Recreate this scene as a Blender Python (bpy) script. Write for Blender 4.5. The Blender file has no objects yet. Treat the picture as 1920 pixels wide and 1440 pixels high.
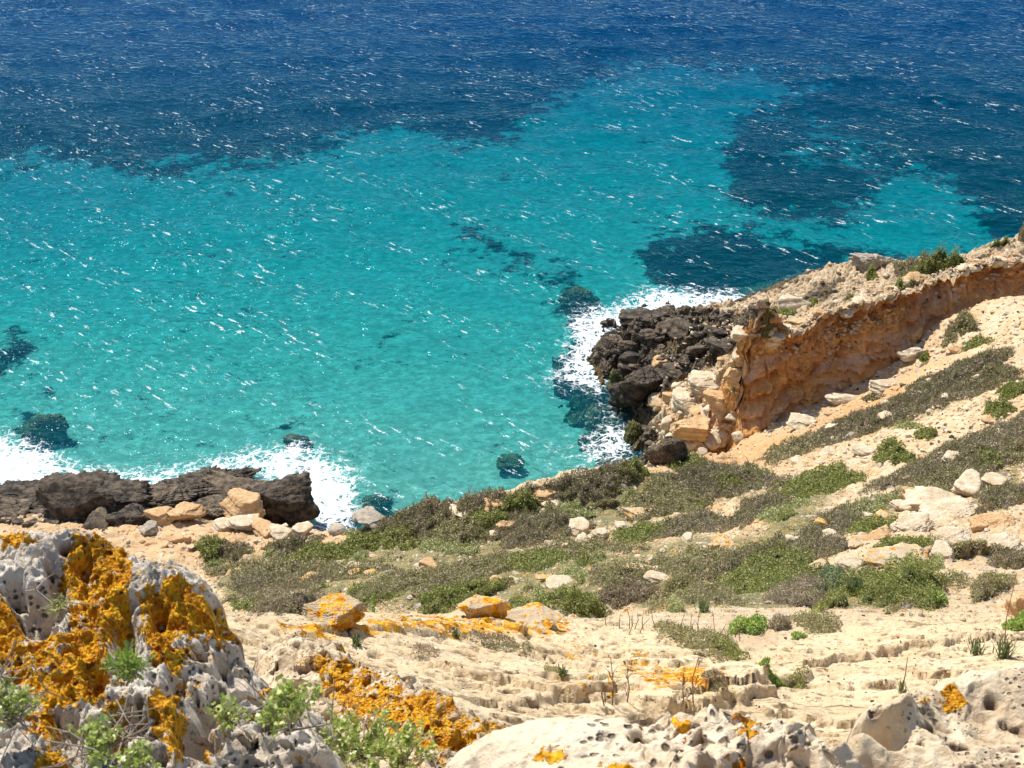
import bpy, math, random
import numpy as np
from mathutils import Vector, Matrix
R = math.radians
rng = np.random.default_rng(7); random.seed(7)
SC = bpy.context.scene
COL = SC.collection
# ------------------------------------------------------------------ camera model (used to measure the place from the photograph)
CZ = 38.0; PITCH = R(30); TF = 0.384
cp, sp = math.cos(PITCH), math.sin(PITCH)
def ray(px, py):
    x = (np.asarray(px, float)-960)/960*TF; y = (720-np.asarray(py, float))/960*TF
    return np.stack([x+0*y, cp+y*sp+0*x, -sp+y*cp+0*x], -1)
def at(px, py, t): d = ray(px, py); return np.array([0, 0, CZ])+d*np.asarray(t)[..., None]
def atz(px, py, z): d = ray(px, py); t = (z-CZ)/d[..., 2]; return np.array([0, 0, CZ])+d*t[..., None]
def proj(P):
    x, y, z = P[..., 0], P[..., 1], P[..., 2]-CZ
    dep = np.maximum(y*cp-z*sp, 1e-3); up = y*sp+z*cp
    return 960+x/dep/TF*960, 720-up/dep/TF*960
# ------------------------------------------------------------------ noise
def _h(i, j, k=0, s=0):
    n = (i.astype(np.int64)*374761393+j.astype(np.int64)*668265263+np.int64(s)*1274126177+np.asarray(k, np.int64)*2147483647*3+12345) & 0xffffffff
    n = ((n ^ (n >> 13))*1274126177) & 0xffffffff
    n = ((n ^ (n >> 16))*2246822519) & 0xffffffff
    return ((n ^ (n >> 15)) & 0xffffff)/float(0xffffff)
def vn(x, y, s=0):
    xi, yi = np.floor(x), np.floor(y); u, v = x-xi, y-yi
    xi = xi.astype(np.int64); yi = yi.astype(np.int64)
    def g(a, b, dx, dy):
        t = _h(a, b, 0, s)*6.2831853; return np.cos(t)*dx+np.sin(t)*dy
    fu = u*u*u*(u*(u*6-15)+10); fv = v*v*v*(v*(v*6-15)+10)
    a = g(xi, yi, u, v); b = g(xi+1, yi, u-1, v); c = g(xi, yi+1, u, v-1); d = g(xi+1, yi+1, u-1, v-1)
    return ((a*(1-fu)+b*fu)*(1-fv)+(c*(1-fu)+d*fu)*fv)*1.5
def fbm(x, y, o=5, s=0, g=.5, l=2.03, ridge=False):
    r = 0; a = 1.; t = 0
    for i in range(o):
        n = vn(x+17.3*i, y-9.1*i, s+i)
        if ridge: n = 1-2*np.abs(n)
        r = r+a*n; t += a; a *= g; x = x*l; y = y*l
    return r/t
def worley(x, y, s=0, j=.9):
    xi = np.floor(x).astype(np.int64); yi = np.floor(y).astype(np.int64)
    f1 = np.full(x.shape, 9.); f2 = np.full(x.shape, 9.); cid = np.zeros(x.shape)
    for a in (-1, 0, 1):
        for b in (-1, 0, 1):
            cx, cy = xi+a, yi+b
            px = cx+.5+j*(_h(cx, cy, 0, s)-.5); py = cy+.5+j*(_h(cx, cy, 0, s+77)-.5)
            d = np.hypot(px-x, py-y); c = _h(cx, cy, 0, s+155)
            m = d < f1; f2 = np.where(m, f1, np.minimum(f2, d)); cid = np.where(m, c, cid); f1 = np.where(m, d, f1)
    return f1, f2, cid
def sm(a, b, x): t = np.clip((x-a)/(b-a), 0, 1); return t*t*(3-2*t)
def n3(v, f, s=0):   # cheap 3-d noise from three 2-d slices
    return (vn(v[:, 0]*f, v[:, 1]*f+s, s)+vn(v[:, 1]*f+5.2, v[:, 2]*f-s, s+1)+vn(v[:, 2]*f+1.7, v[:, 0]*f+2*s, s+2))/1.7
# ------------------------------------------------------------------ masks drawn as regions of the photograph, used only as maps over world surfaces
GX0, GY0, GS = -600, -400, 5; GW, GH = 624, 420
_gx = GX0+GS*np.arange(GW); _gy = GY0+GS*np.arange(GH); MX, MY = np.meshgrid(_gx, _gy)
def poly(pts):
    m = np.zeros(MX.shape, bool); n = len(pts)
    for i in range(n):
        x1, y1 = pts[i]; x2, y2 = pts[(i+1) % n]
        if y1 == y2: continue
        c = ((y1 > MY) != (y2 > MY)) & (MX < (x2-x1)*(MY-y1)/(y2-y1)+x1); m ^= c
    return m.astype(float)
def ell(cx, cy, rx, ry, ang=0, soft=.5):
    a = R(ang); dx = MX-cx; dy = MY-cy
    u = (dx*math.cos(a)+dy*math.sin(a))/rx; v = (-dx*math.sin(a)+dy*math.cos(a))/ry
    return 1-sm(1-soft, 1+soft, np.hypot(u, v))
def blur(m, r):
    k = max(1, int(round(r/GS)))
    for ax in (0, 1):
        for _ in range(3):
            p = np.pad(m, [(k+1, k) if a == ax else (0, 0) for a in (0, 1)], mode='edge'); c = np.cumsum(p, ax)
            n = m.shape[ax]
            m = (np.take(c, range(2*k+1, 2*k+1+n), ax)-np.take(c, range(0, n), ax))/(2*k+1)
    return m
def look(m, px, py):
    x = np.clip((px-GX0)/GS, 0, GW-1.001); y = np.clip((py-GY0)/GS, 0, GH-1.001)
    i = x.astype(int); j = y.astype(int); u = x-i; v = y-j
    return (m[j, i]*(1-u)+m[j, i+1]*u)*(1-v)+(m[j+1, i]*(1-u)+m[j+1, i+1]*u)*v
# ------------------------------------------------------------------ mesh helpers
def tag(o, label=None, cat=None, group=None, kind=None):
    if label: o['label'] = label
    if cat: o['category'] = cat
    if group: o['group'] = group
    if kind: o['kind'] = kind
    return o
def mesh(name, V, F, mats, attrs=None, smooth=True, mi=None):
    V = np.ascontiguousarray(V, dtype=np.float32); me = bpy.data.meshes.new(name)
    if isinstance(F, np.ndarray): F = [F]
    F = [f for f in F if len(f)]
    tot = sum(len(f) for f in F); nl = sum(f.size for f in F)
    me.vertices.add(len(V)); me.vertices.foreach_set('co', V.ravel())
    me.loops.add(nl); me.polygons.add(tot)
    me.loops.foreach_set('vertex_index', np.concatenate([f.ravel() for f in F]).astype(np.int32))
    st = []; p = 0
    for f in F: st.append(p+np.arange(len(f))*f.shape[1]); p += f.size
    me.polygons.foreach_set('loop_start', np.concatenate(st).astype(np.int32))
    if mi is not None: me.polygons.foreach_set('material_index', np.asarray(mi, np.int32))
    me.polygons.foreach_set('use_smooth', np.full(tot, smooth))
    for m in (mats if isinstance(mats, (list, tuple)) else [mats]): me.materials.append(m)
    for k, a in (attrs or {}).items():
        at_ = me.attributes.new(k, 'FLOAT', 'POINT'); at_.data.foreach_set('value', np.ascontiguousarray(a, dtype=np.float32).ravel())
    me.update(calc_edges=True); me.validate()
    return me
def link(name, me, parent=None, loc=None):
    o = bpy.data.objects.new(name, me); COL.objects.link(o)
    if parent: o.parent = parent
    if loc is not None: o.location = loc
    return o
def grid_faces(nr, nc):
    i = np.arange(nr*nc).reshape(nr, nc)
    return np.stack([i[:-1, :-1], i[:-1, 1:], i[1:, 1:], i[1:, :-1]], -1).reshape(-1, 4)
def empty(name, loc): o = bpy.data.objects.new(name, None); COL.objects.link(o); o.location = loc; o.empty_display_size = .1; return o
def recenter(V):
    c = np.array([V[:, 0].mean(), V[:, 1].mean(), V[:, 2].min()]); return V-c, c
# ------------------------------------------------------------------ materials
class N:
    def __init__(s, name):
        s.m = bpy.data.materials.new(name); s.m.use_nodes = True; s.t = s.m.node_tree; s.t.nodes.clear()
        s.out = s.t.nodes.new('ShaderNodeOutputMaterial')
    def n(s, typ, ins=None, **kw):
        nd = s.t.nodes.new('ShaderNode'+typ)
        for k, v in kw.items(): setattr(nd, k, v)
        for k, v in (ins or {}).items():
            sk = nd.inputs[k]
            if isinstance(v, bpy.types.NodeSocket): s.t.links.new(v, sk)
            else:
                if hasattr(sk, 'default_value') and not isinstance(v, (int, float)) and len(v) == 3 and len(sk.default_value) == 4: v = (*v, 1)
                sk.default_value = v
        return nd
    def attr(s, a): return s.n('Attribute', attribute_name=a).outputs['Fac']
    def coord(s, sc=(1, 1, 1), rot=(0, 0, 0), src='Object'):
        c = s.n('TexCoord').outputs[src]
        return s.n('Mapping', {'Vector': c, 'Scale': tuple(1/q for q in sc), 'Rotation': rot}, vector_type='TEXTURE').outputs[0]
    def noise(s, v, scale, det=6, rough=.6, dist=0, out='Fac'):
        return s.n('TexNoise', {'Vector': v, 'Scale': scale, 'Detail': det, 'Roughness': rough, 'Distortion': dist}).outputs[out]
    def vor(s, v, scale, feature='F1', out='Distance', rnd=1):
        return s.n('TexVoronoi', {'Vector': v, 'Scale': scale, 'Randomness': rnd}, feature=feature).outputs[out]
    def ma(s, op, a, b=0, c=None, clamp=False):
        nd = s.n('Math', {0: a, 1: b}, operation=op); nd.use_clamp = clamp
        if c is not None:
            if isinstance(c, bpy.types.NodeSocket): s.t.links.new(c, nd.inputs[2])
            else: nd.inputs[2].default_value = c
        return nd.outputs[0]
    def step(s, x, a, b): 
        return s.n('MapRange', {0: x, 1: a, 2: b, 3: 0., 4: 1.}, interpolation_type='SMOOTHSTEP').outputs[0]
    def mix(s, f, a, b, mode='MIX'):
        nd = s.t.nodes.new('ShaderNodeMix'); nd.data_type = 'RGBA'; nd.blend_type = mode
        for k, v in ((0, f), (6, a), (7, b)):
            if isinstance(v, bpy.types.NodeSocket): s.t.links.new(v, nd.inputs[k])
            else: nd.inputs[k].default_value = v if k == 0 else (*v, 1)
        return nd.outputs[2]
    def bump(s, h, st, d=.02, nrm=None):
        ins = {'Height': h, 'Strength': st, 'Distance': d}
        if nrm is not None: ins['Normal'] = nrm
        return s.n('Bump', ins).outputs[0]
    def bsdf(s, col, rough=.9, nrm=None, spec=.25, **extra):
        ins = {'Base Color': col, 'Roughness': rough, 'Specular IOR Level': spec}
        if nrm is not None: ins['Normal'] = nrm
        ins.update(extra)
        return s.n('BsdfPrincipled', ins).outputs[0]
    def done(s, sh, vol=None):
        s.t.links.new(sh, s.out.inputs['Surface'])
        if vol is not None: s.t.links.new(vol, s.out.inputs['Volume'])
        return s.m
LICH1, LICH2, LICH3 = (.84, .41, .014), (.50, .17, .01), (.90, .58, .06)
def lichen_mix(n, v, col, sc, amount=None, grain=1.):
    """orange crust growing over the stone, from the mesh attribute 'lichen'"""
    a = amount if amount is not None else n.attr('lichen')
    g = n.noise(v, sc, 5, .7); g2 = n.noise(v, sc*4.5, 3, .6)
    f = n.step(n.ma('ADD', a, n.ma('ADD', n.ma('MULTIPLY', g, 1.9), n.ma('MULTIPLY', g2, .8*grain))), .43+.95+.4*grain, .53+.95+.4*grain)
    c = n.mix(n.step(n.noise(v, sc*1.7, 4, .6), .38, .62), LICH1, LICH2)
    c = n.mix(n.step(n.noise(v, sc*5, 3, .6), .5, .72), c, LICH3)
    return n.mix(f, col, c), f
def mat_ground():
    n = N('limestone_ground'); v = n.coord()
    big = n.noise(v, .35, 5, .6); mid = n.noise(v, 2.2, 8, .65); fine = n.noise(v, 14, 8, .7)
    col = n.mix(n.step(big, .38, .66), (.58, .44, .27), (.52, .35, .19))
    col = n.mix(n.step(mid, .45, .70), col, (.66, .54, .38))
    col = n.mix(n.ma('MULTIPLY', n.step(fine, .52, .72), .6), col, (.33, .22, .12))
    col = n.mix(n.ma('MULTIPLY', n.step(n.noise(v, 5., 6, .7), .58, .70), .55), col, (.55, .32, .16))
    # ochre soil, thin grey-green soil under the scrub
    oc = n.attr('ochre'); col = n.mix(n.ma('MULTIPLY', oc, n.step(mid, .25, .6)), col, (.52, .27, .10))
    vg = n.attr('veg'); vn_ = n.step(n.ma('ADD', vg, n.ma('MULTIPLY', n.noise(v, 3., 6, .7), .9)), .95, 1.2)
    vc = n.mix(n.noise(v, 9, 3, .6), (.10, .12, .035), (.21, .18, .09))
    col = n.mix(n.ma('MULTIPLY', vn_, .85), col, vc)
    col = n.mix(n.ma('MULTIPLY', n.attr('slab'), .75), col, n.mix(n.step(mid, .4, .62), (.87, .69, .44), (.74, .54, .30)))
    # streaks of weathering along the beds
    v2 = n.coord((.7, 3.2, 3.2), (0, 0, R(-14)))
    pit = n.step(n.noise(v2, 7., 8, .75), .60, .70)
    col = n.mix(n.ma('MULTIPLY', pit, .75), col, (.20, .13, .08))
    sp = n.ma('MULTIPLY', n.ma('MULTIPLY', n.step(n.vor(v, 8), .30, .12), n.step(n.noise(v, 1.6, 4, .6), .48, .6)), n.attr('slab')); col = n.mix(n.ma('MULTIPLY', sp, .8), col, (.13, .085, .05))
    crk = n.ma('MULTIPLY', n.ma('MULTIPLY', n.step(n.vor(n.coord((.5, 1.4, 1), (0, 0, R(10))), 1.1, 'DISTANCE_TO_EDGE'), .022, .004), n.step(mid, .42, .56)), n.attr('slab')); col = n.mix(n.ma('MULTIPLY', crk, .75), col, (.15, .10, .06))
    dk = n.attr('dark'); dn = n.step(n.ma('ADD', dk, n.ma('MULTIPLY', n.noise(v, 1.3, 8, .7), .8)), .80, 1.05)
    dc = n.mix(n.step(n.noise(v, 6, 6, .7), .4, .66), (.030, .026, .021), (.13, .10, .065))
    dc = n.mix(n.step(n.noise(v, .7, 4, .6), .55, .68), dc, (.17, .12, .055))
    col = n.mix(dn, col, dc)
    col, lf = lichen_mix(n, v, col, 7.0)
    pebb = n.vor(v, 7, 'SMOOTH_F1')
    hgt = n.ma('ADD', n.ma('MULTIPLY', mid, 1.3), n.ma('ADD', n.ma('MULTIPLY', fine, .5), n.ma('MULTIPLY', pit, -.35)))
    nr = n.bump(hgt, .9, .10); nr = n.bump(n.noise(v, 45, 6, .7), .5, .02, nr)
    return n.done(n.bsdf(col, .92, nr, .2))
def mat_cliff():
    n = N('headland_rock'); v = n.coord()
    big = n.noise(v, .4, 5, .6); mid = n.noise(v, 2., 8, .68); fine = n.noise(v, 11, 8, .72)
    col = n.mix(n.step(mid, .40, .66), (.50, .37, .22), (.68, .55, .37))
    col = n.mix(n.ma('MULTIPLY', n.step(n.noise(v, 1.1, 5, .6), .5, .68), .7), col, (.56, .30, .14))
    col = n.mix(n.ma('MULTIPLY', n.step(fine, .52, .70), .6), col, (.24, .15, .09))
    w = n.attr('wall')
    vs = n.coord((.5, .5, 1.5), (R(6), R(-9), 0))
    wc = n.mix(n.step(n.noise(vs, .9, 8, .65, .6), .36, .64), (.85, .42, .12), (.55, .25, .10))
    wc = n.mix(n.step(n.noise(vs, 1.9, 8, .7, .8), .52, .66), wc, (.95, .60, .22))
    wc = n.mix(n.ma('MULTIPLY', n.step(n.noise(vs, .55, 5, .6, .4), .50, .66), .7), wc, (.72, .52, .38))
    wc = n.mix(n.ma('MULTIPLY', n.step(n.noise(v, 4.5, 8, .75), .56, .66), .65), wc, (.22, .12, .07))
    col = n.mix(n.step(n.ma('ADD', w, n.ma('MULTIPLY', mid, .3)), .55, .75), col, wc)
    dk = n.attr('dark'); dn = n.step(n.ma('ADD', dk, n.ma('MULTIPLY', n.noise(v, 1.2, 8, .72), .9)), .85, 1.08)
    dc = n.mix(n.step(n.noise(v, 5, 7, .72), .42, .64), (.040, .031, .023), (.24, .18, .115))
    dc = n.mix(n.ma('MULTIPLY', n.step(n.noise(v, .5, 4, .6), .5, .62), .8), dc, (.20, .14, .06))
    col = n.mix(dn, col, dc)
    vg = n.attr('algae'); col = n.mix(n.step(n.ma('ADD', vg, n.ma('MULTIPLY', mid, .5)), .75, .95), col, (.20, .13, .03))
    hgt = n.ma('ADD', n.ma('MULTIPLY', mid, 1.2), n.ma('MULTIPLY', fine, .6))
    nr = n.bump(hgt, 1., .16); nr = n.bump(n.noise(v, 30, 6, .7), .5, .03, nr)
    return n.done(n.bsdf(col, .9, nr, .25))
def mat_rock(name, a, b, c, sc, pits=.5, lich=None, bumpd=.05, rough=.9):
    n = N(name); v = n.coord()
    mid = n.noise(v, sc, 8, .66); fine = n.noise(v, sc*6, 8, .72)
    col = n.mix(n.step(mid, .38, .64), a, b)
    p = n.step(n.ma('ADD', fine, n.ma('MULTIPLY', n.noise(v, sc*1.6, 3, .5), .35)), .70, .86)
    col = n.mix(n.ma('MULTIPLY', p, pits), col, c)
    if lich is not None:
        am = lich if isinstance(lich, float) else None
        col, lf = lichen_mix(n, v, col, sc*1.9, am)
        up = n.n('Geometry').outputs['Normal']
    hgt = n.ma('ADD', mid, n.ma('MULTIPLY', fine, .5))
    nr = n.bump(hgt, .9, bumpd); nr = n.bump(n.noise(v, sc*22, 5, .7), .4, bumpd*.25, nr)
    return n.done(n.bsdf(col, rough, nr, .2))
def mat_karst(name, base, pale, shade, scale=1., rust=(.10, .055, .03)):
    n = N(name); v = n.coord()
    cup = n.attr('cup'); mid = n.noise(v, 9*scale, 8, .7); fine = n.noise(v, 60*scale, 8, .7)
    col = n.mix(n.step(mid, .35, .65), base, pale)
    col = n.mix(n.ma('MULTIPLY', n.step(n.ma('ADD', cup, n.ma('MULTIPLY', mid, .8)), 1.0, 1.45), .8), col, shade)  # shade of the hollows painted into the stone colour by cup depth
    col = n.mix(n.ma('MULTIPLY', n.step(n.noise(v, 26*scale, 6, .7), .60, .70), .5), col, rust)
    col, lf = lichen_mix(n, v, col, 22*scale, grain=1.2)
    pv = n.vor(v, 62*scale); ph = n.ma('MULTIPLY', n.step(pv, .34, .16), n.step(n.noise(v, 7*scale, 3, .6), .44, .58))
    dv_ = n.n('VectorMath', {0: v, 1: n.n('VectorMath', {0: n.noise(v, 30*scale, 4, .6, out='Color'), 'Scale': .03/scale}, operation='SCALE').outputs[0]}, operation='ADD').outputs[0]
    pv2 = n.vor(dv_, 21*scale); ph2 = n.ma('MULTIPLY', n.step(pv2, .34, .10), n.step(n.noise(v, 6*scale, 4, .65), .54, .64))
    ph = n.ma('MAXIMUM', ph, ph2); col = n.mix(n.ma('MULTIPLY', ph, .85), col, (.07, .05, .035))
    h0 = n.ma('ADD', n.ma('MULTIPLY', n.noise(v, 75*scale, 6, .72), .9), n.ma('MULTIPLY', n.vor(v, 120*scale), n.ma('MULTIPLY', lf, .9))); h = n.ma('ADD', h0, n.ma('MULTIPLY', ph, -1.3))
    nr = n.bump(h, 1., .014)
    return n.done(n.bsdf(col, .93, nr, .15))
def mat_leaf(name, cols, trans=.25, rough=.6, sc=2.5):
    n = N(name); g = n.n('NewGeometry'); r = g.outputs['Random Per Island']; v = n.coord(src='Object')
    cr = n.n('ValToRGB', {0: r}); cr.color_ramp.interpolation = 'CONSTANT'; el = cr.color_ramp.elements
    while len(el) < len(cols): el.new(.5)
    for i, c in enumerate(cols): el[i].position = i/len(cols); el[i].color = (*c, 1)
    col = n.mix(n.ma('MULTIPLY', n.step(n.noise(v, sc, 3, .6), .42, .62), .75), cr.outputs[0], cols[-1])
    d = n.n('BsdfDiffuse', {'Color': col}).outputs[0]; tr = n.n('BsdfTranslucent', {'Color': col}).outputs[0]
    m = n.n('MixShader', {0: trans, 1: d, 2: tr}).outputs[0]
    gl = n.n('BsdfGlossy', {'Roughness': rough, 'Color': (1, 1, 1)}).outputs[0]
    return n.done(n.n('MixShader', {0: .03, 1: m, 2: gl}).outputs[0])
n_ = bpy.types
def plain(name, c, rough=.8, sc=12, var=.35, bd=.004):
    n = N(name); v = n.coord(); f = n.noise(v, sc, 5, .65)
    col = n.mix(f, tuple(x*(1-var) for x in c), tuple(min(1, x*(1+var)) for x in c))
    return n.done(n.bsdf(col, rough, n.bump(f, .5, bd), .2))
def _geo(self, typ): pass
# Geometry node type name is ShaderNodeNewGeometry
_N_n = N.n
def _n(self, typ, ins=None, **kw):
    if typ == 'Geometry': typ = 'NewGeometry'
    return _N_n(self, typ, ins, **kw)
N.n = _n
M = {}
M['ground'] = mat_ground(); M['cliff'] = mat_cliff()
M['pale'] = mat_rock('pale_limestone', (.52, .40, .25), (.68, .57, .41), (.22, .14, .08), 3.5, .6)
M['ochre'] = mat_rock('ochre_limestone', (.50, .30, .14), (.62, .42, .22), (.16, .09, .05), 2.5, .6)
M['dark'] = mat_rock('black_weathered_rock', (.034, .028, .022), (.15, .115, .08), (.016, .013, .011), 2.5, .7, bumpd=.12)
M['brown'] = mat_rock('brown_weathered_rock', (.075, .058, .042), (.26, .195, .125), (.03, .023, .018), 3., .8, bumpd=.16)
M['grey'] = mat_rock('grey_limestone', (.30, .25, .19), (.48, .40, .30), (.12, .09, .07), 3., .6)
M['lich'] = mat_rock('lichen_spotted_limestone', (.50, .38, .24), (.66, .54, .38), (.2, .13, .08), 3.5, .5, lich=.38)
M['lichfull'] = mat_rock('lichen_covered_limestone', (.50, .38, .24), (.66, .54, .38), (.2, .13, .08), 3.5, .5, lich=.50)
M['reef'] = mat_rock('weedy_rock', (.05, .055, .02), (.16, .15, .05), (.02, .02, .012), 1.8, .7, bumpd=.1)
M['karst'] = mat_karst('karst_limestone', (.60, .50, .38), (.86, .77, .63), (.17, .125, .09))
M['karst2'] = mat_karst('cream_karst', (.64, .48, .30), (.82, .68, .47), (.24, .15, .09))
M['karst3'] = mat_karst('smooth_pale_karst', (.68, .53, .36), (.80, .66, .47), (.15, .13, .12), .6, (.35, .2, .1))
M['heath'] = mat_leaf('grey_brown_heath', [(0.295, 0.213, 0.137), (0.403, 0.305, 0.2), (0.201, 0.152, 0.089), (0.336, 0.268, 0.157), (0.228, 0.22, 0.084)])
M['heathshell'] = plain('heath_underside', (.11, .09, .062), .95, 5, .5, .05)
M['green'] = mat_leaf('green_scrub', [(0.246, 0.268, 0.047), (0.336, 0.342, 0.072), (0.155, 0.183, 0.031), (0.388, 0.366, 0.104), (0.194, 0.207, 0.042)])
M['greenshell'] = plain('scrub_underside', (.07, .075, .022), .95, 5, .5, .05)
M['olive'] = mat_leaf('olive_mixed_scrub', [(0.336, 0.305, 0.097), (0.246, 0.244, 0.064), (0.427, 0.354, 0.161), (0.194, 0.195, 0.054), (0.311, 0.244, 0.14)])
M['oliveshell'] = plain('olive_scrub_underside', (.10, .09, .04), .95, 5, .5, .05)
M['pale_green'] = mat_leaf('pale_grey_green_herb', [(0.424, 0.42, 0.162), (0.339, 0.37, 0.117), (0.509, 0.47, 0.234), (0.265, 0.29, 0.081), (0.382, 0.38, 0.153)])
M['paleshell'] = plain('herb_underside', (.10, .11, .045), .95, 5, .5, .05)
M['bright'] = mat_leaf('fresh_green_leaves', [(.26, .38, .04), (.34, .46, .07), (.16, .27, .03), (.42, .48, .12), (.20, .30, .05)], .35, .4)
M['succ'] = mat_leaf('succulent_leaves', [(.44, .50, .10), (.54, .58, .18), (.32, .42, .08), (.60, .60, .24), (.38, .46, .12)], .25, .35, 20)
M['twig'] = plain('dry_twig', (.30, .24, .18), .8, 60, .4, .001)
M['redtwig'] = plain('dry_reddish_stalk', (.20, .11, .07), .8, 60, .4, .001)
M['grass'] = mat_leaf('green_grass_blades', [(.13, .20, .06), (.20, .26, .09), (.09, .15, .04), (.26, .27, .13)], .3, .5, 4)
M['straw'] = mat_leaf('dry_grass', [(.42, .33, .20), (.33, .26, .16), (.50, .42, .28), (.26, .20, .12)], .3, .7, 4)

# ------------------------------------------------------------------ terrain heights measured from the photograph
def RBF(P, c, smooth=1e-3):
    P = np.asarray(P, float); xy, z = P[:, :2], P[:, 2]
    k = lambda r2: -np.sqrt(r2+c*c)
    D = ((xy[:, None]-xy[None])**2).sum(-1); n = len(P)
    A = np.zeros((n+3, n+3)); A[:n, :n] = k(D)+np.eye(n)*smooth; A[:n, n] = 1; A[:n, n+1:] = xy; A[n, :n] = 1; A[n+1:, :n] = xy.T
    w = np.linalg.solve(A, np.r_[z, 0, 0, 0])
    def f(x, y):
        x = np.asarray(x, float); sh = x.shape; x = x.ravel(); y = np.asarray(y, float).ravel(); out = np.empty(len(x))
        for i in range(0, len(x), 60000):
            a, b = x[i:i+60000], y[i:i+60000]
            out[i:i+60000] = k((a[:, None]-xy[:, 0])**2+(b[:, None]-xy[:, 1])**2)@w[:n]+w[n]+a*w[n+1]+b*w[n+2]
        return out.reshape(sh)
    return f
HC = [(600,1440,3.0),(700,1420,3.3),(800,1360,4.6),(900,1330,6.0),(700,1300,5.2),(620,1260,6.0),(1000,1330,7.2),(1200,1320,7.6),(1350,1320,7.8),
 (1000,1240,10.2),(760,1230,8.2),(560,1210,7.6),(480,1195,7.4),(600,1165,8.6),(760,1158,10.4),(900,1158,12.2),(1040,1160,12.6),(1150,1175,12.6),
 (1250,1220,11.4),(1400,1260,10.0),(1450,1310,8.6),(1500,1370,7.3),(1600,1320,8.6),(1700,1280,9.6),(1850,1270,9.6),(1500,1240,11.2),(1700,1210,12.6),(1860,1200,13.0),
 (1400,1200,13.6),(1300,1160,15.4),(1550,1165,15.8),(1720,1150,16.4),(1850,1140,17.2),(1450,1130,18.5),(1600,1100,19.5),(1750,1090,19.5),
 (1180,1150,20.0),(1050,1140,27.5),(900,1135,36.0),(700,1150,38.0),(520,1150,43),(1200,1110,28),(1350,1080,27),(1500,1050,26.5),(1700,1030,26),(1880,1050,25),
 (1000,1080,38),(800,1080,43),(600,1090,48),(450,1090,52),(1200,1030,38),(1350,1000,38),(1500,970,38),(1700,950,36.5),(1880,950,35),
 (1000,1000,46.5),(850,1020,48),(700,1030,52),(560,1040,56),(420,1050,58),(1150,960,48.5),(1300,930,50),(1450,890,51),(1600,870,50),(1750,860,47),(1900,850,44),
 (700,985,54.5),(830,972,54.8),(960,955,55),(1060,935,56.4),(1200,896,58.5),(640,1003,57.5),(1290,875,60),
 (1390,838,62.4),(1500,800,61.8),(1600,750,62.5),(1700,702,62.8),(1760,625,64),(1840,572,64.5),(1920,562,64.5),
 (1500,850,56),(1650,790,56),(1800,720,56),(1900,740,51.5),(1850,640,59.5),(1920,640,57.5),(2100,640,55),(2100,850,42),(2100,1050,25),(2050,1200,15),
 (380,1015,59.6),(250,1010,60.4),(100,1000,61),(0,1000,61),(500,1000,60.2),(600,1000,59.4),(-200,1010,61)]
Pc = [tuple(at(a, b, c)) for a, b, c in HC]
Pc += [(-16,56,-1.2),(-28,57,-1),(-9,53.5,-1.5),(-4,50,-2),(0,50,-2.5),(4,53,-2.5),(7,55,-1.5),(-1.2,46.5,1.0),(2.5,48.3,1.0),(-5.2,47,1.),(5.3,51.8,1.0),
 (-5,20,15),(-4,13,24),(-3.4,9.5,28.5),(-12,30,8),(-20,40,3.5),(-2.2,16,21),(0,19,20),(2,21,20.2),(-10,15,20),(-8,6,30),(-25,25,14),(-5,3,34.5),(-30,8,30),
 (0,.2,36.3),(-3,.5,36.4),(4,.5,36.4),(3,3,35.0),(1.5,3,34.9),(7,3.5,34.9),(14,5,34.5),(24,10,31),(28,30,22),(32,45,15),(36,56,12),(10,60,3.5),(16,62,4),(24,62,7)]
Hbase = RBF(Pc, 1.2, 2e-2)
# ledges in the limestone path, each a real step (pixel polyline on the slab, height)
def seg_sd(x, y, pts):
    best = np.full(x.shape, 1e9); sg = np.ones(x.shape)
    for (x1, y1), (x2, y2) in zip(pts[:-1], pts[1:]):
        dx, dy = x2-x1, y2-y1; L = dx*dx+dy*dy
        t = np.clip(((x-x1)*dx+(y-y1)*dy)/L, 0, 1); ex, ey = x-(x1+t*dx), y-(y1+t*dy); d = np.hypot(ex, ey)
        s = np.sign(dx*(y-y1)-dy*(x-x1)); m = d < best; sg = np.where(m, s, sg); best = np.where(m, d, best)
    return best*sg
def pxl(pts, ts): return [tuple(at(a, b, t)[:2]) for (a, b), t in zip(pts, ts)]
LED = [(pxl([(1330,1350),(1400,1345),(1450,1310),(1440,1296)], [7.4,7.6,8.6,9.0]), .11, .5),
       (pxl([(1420,1320),(1500,1290),(1530,1258),(1600,1246),(1690,1234),(1780,1226),(1800,1224)], [8.6,9.4,10.4,11.0,11.6,12.1,12.2]), .09, 1.6),
       (pxl([(940,1346),(1060,1326),(1180,1330)], [6.3,7.2,7.2]), .06, .9),
       (pxl([(1700,1065),(1800,1060),(1880,1052)], [24.6,24.8,25]), .2, 1.5),
       (pxl([(620,1225),(760,1215),(860,1200),(960,1225)], [8.0,9.0,9.9,9.8]), .06, .5)]
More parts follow.
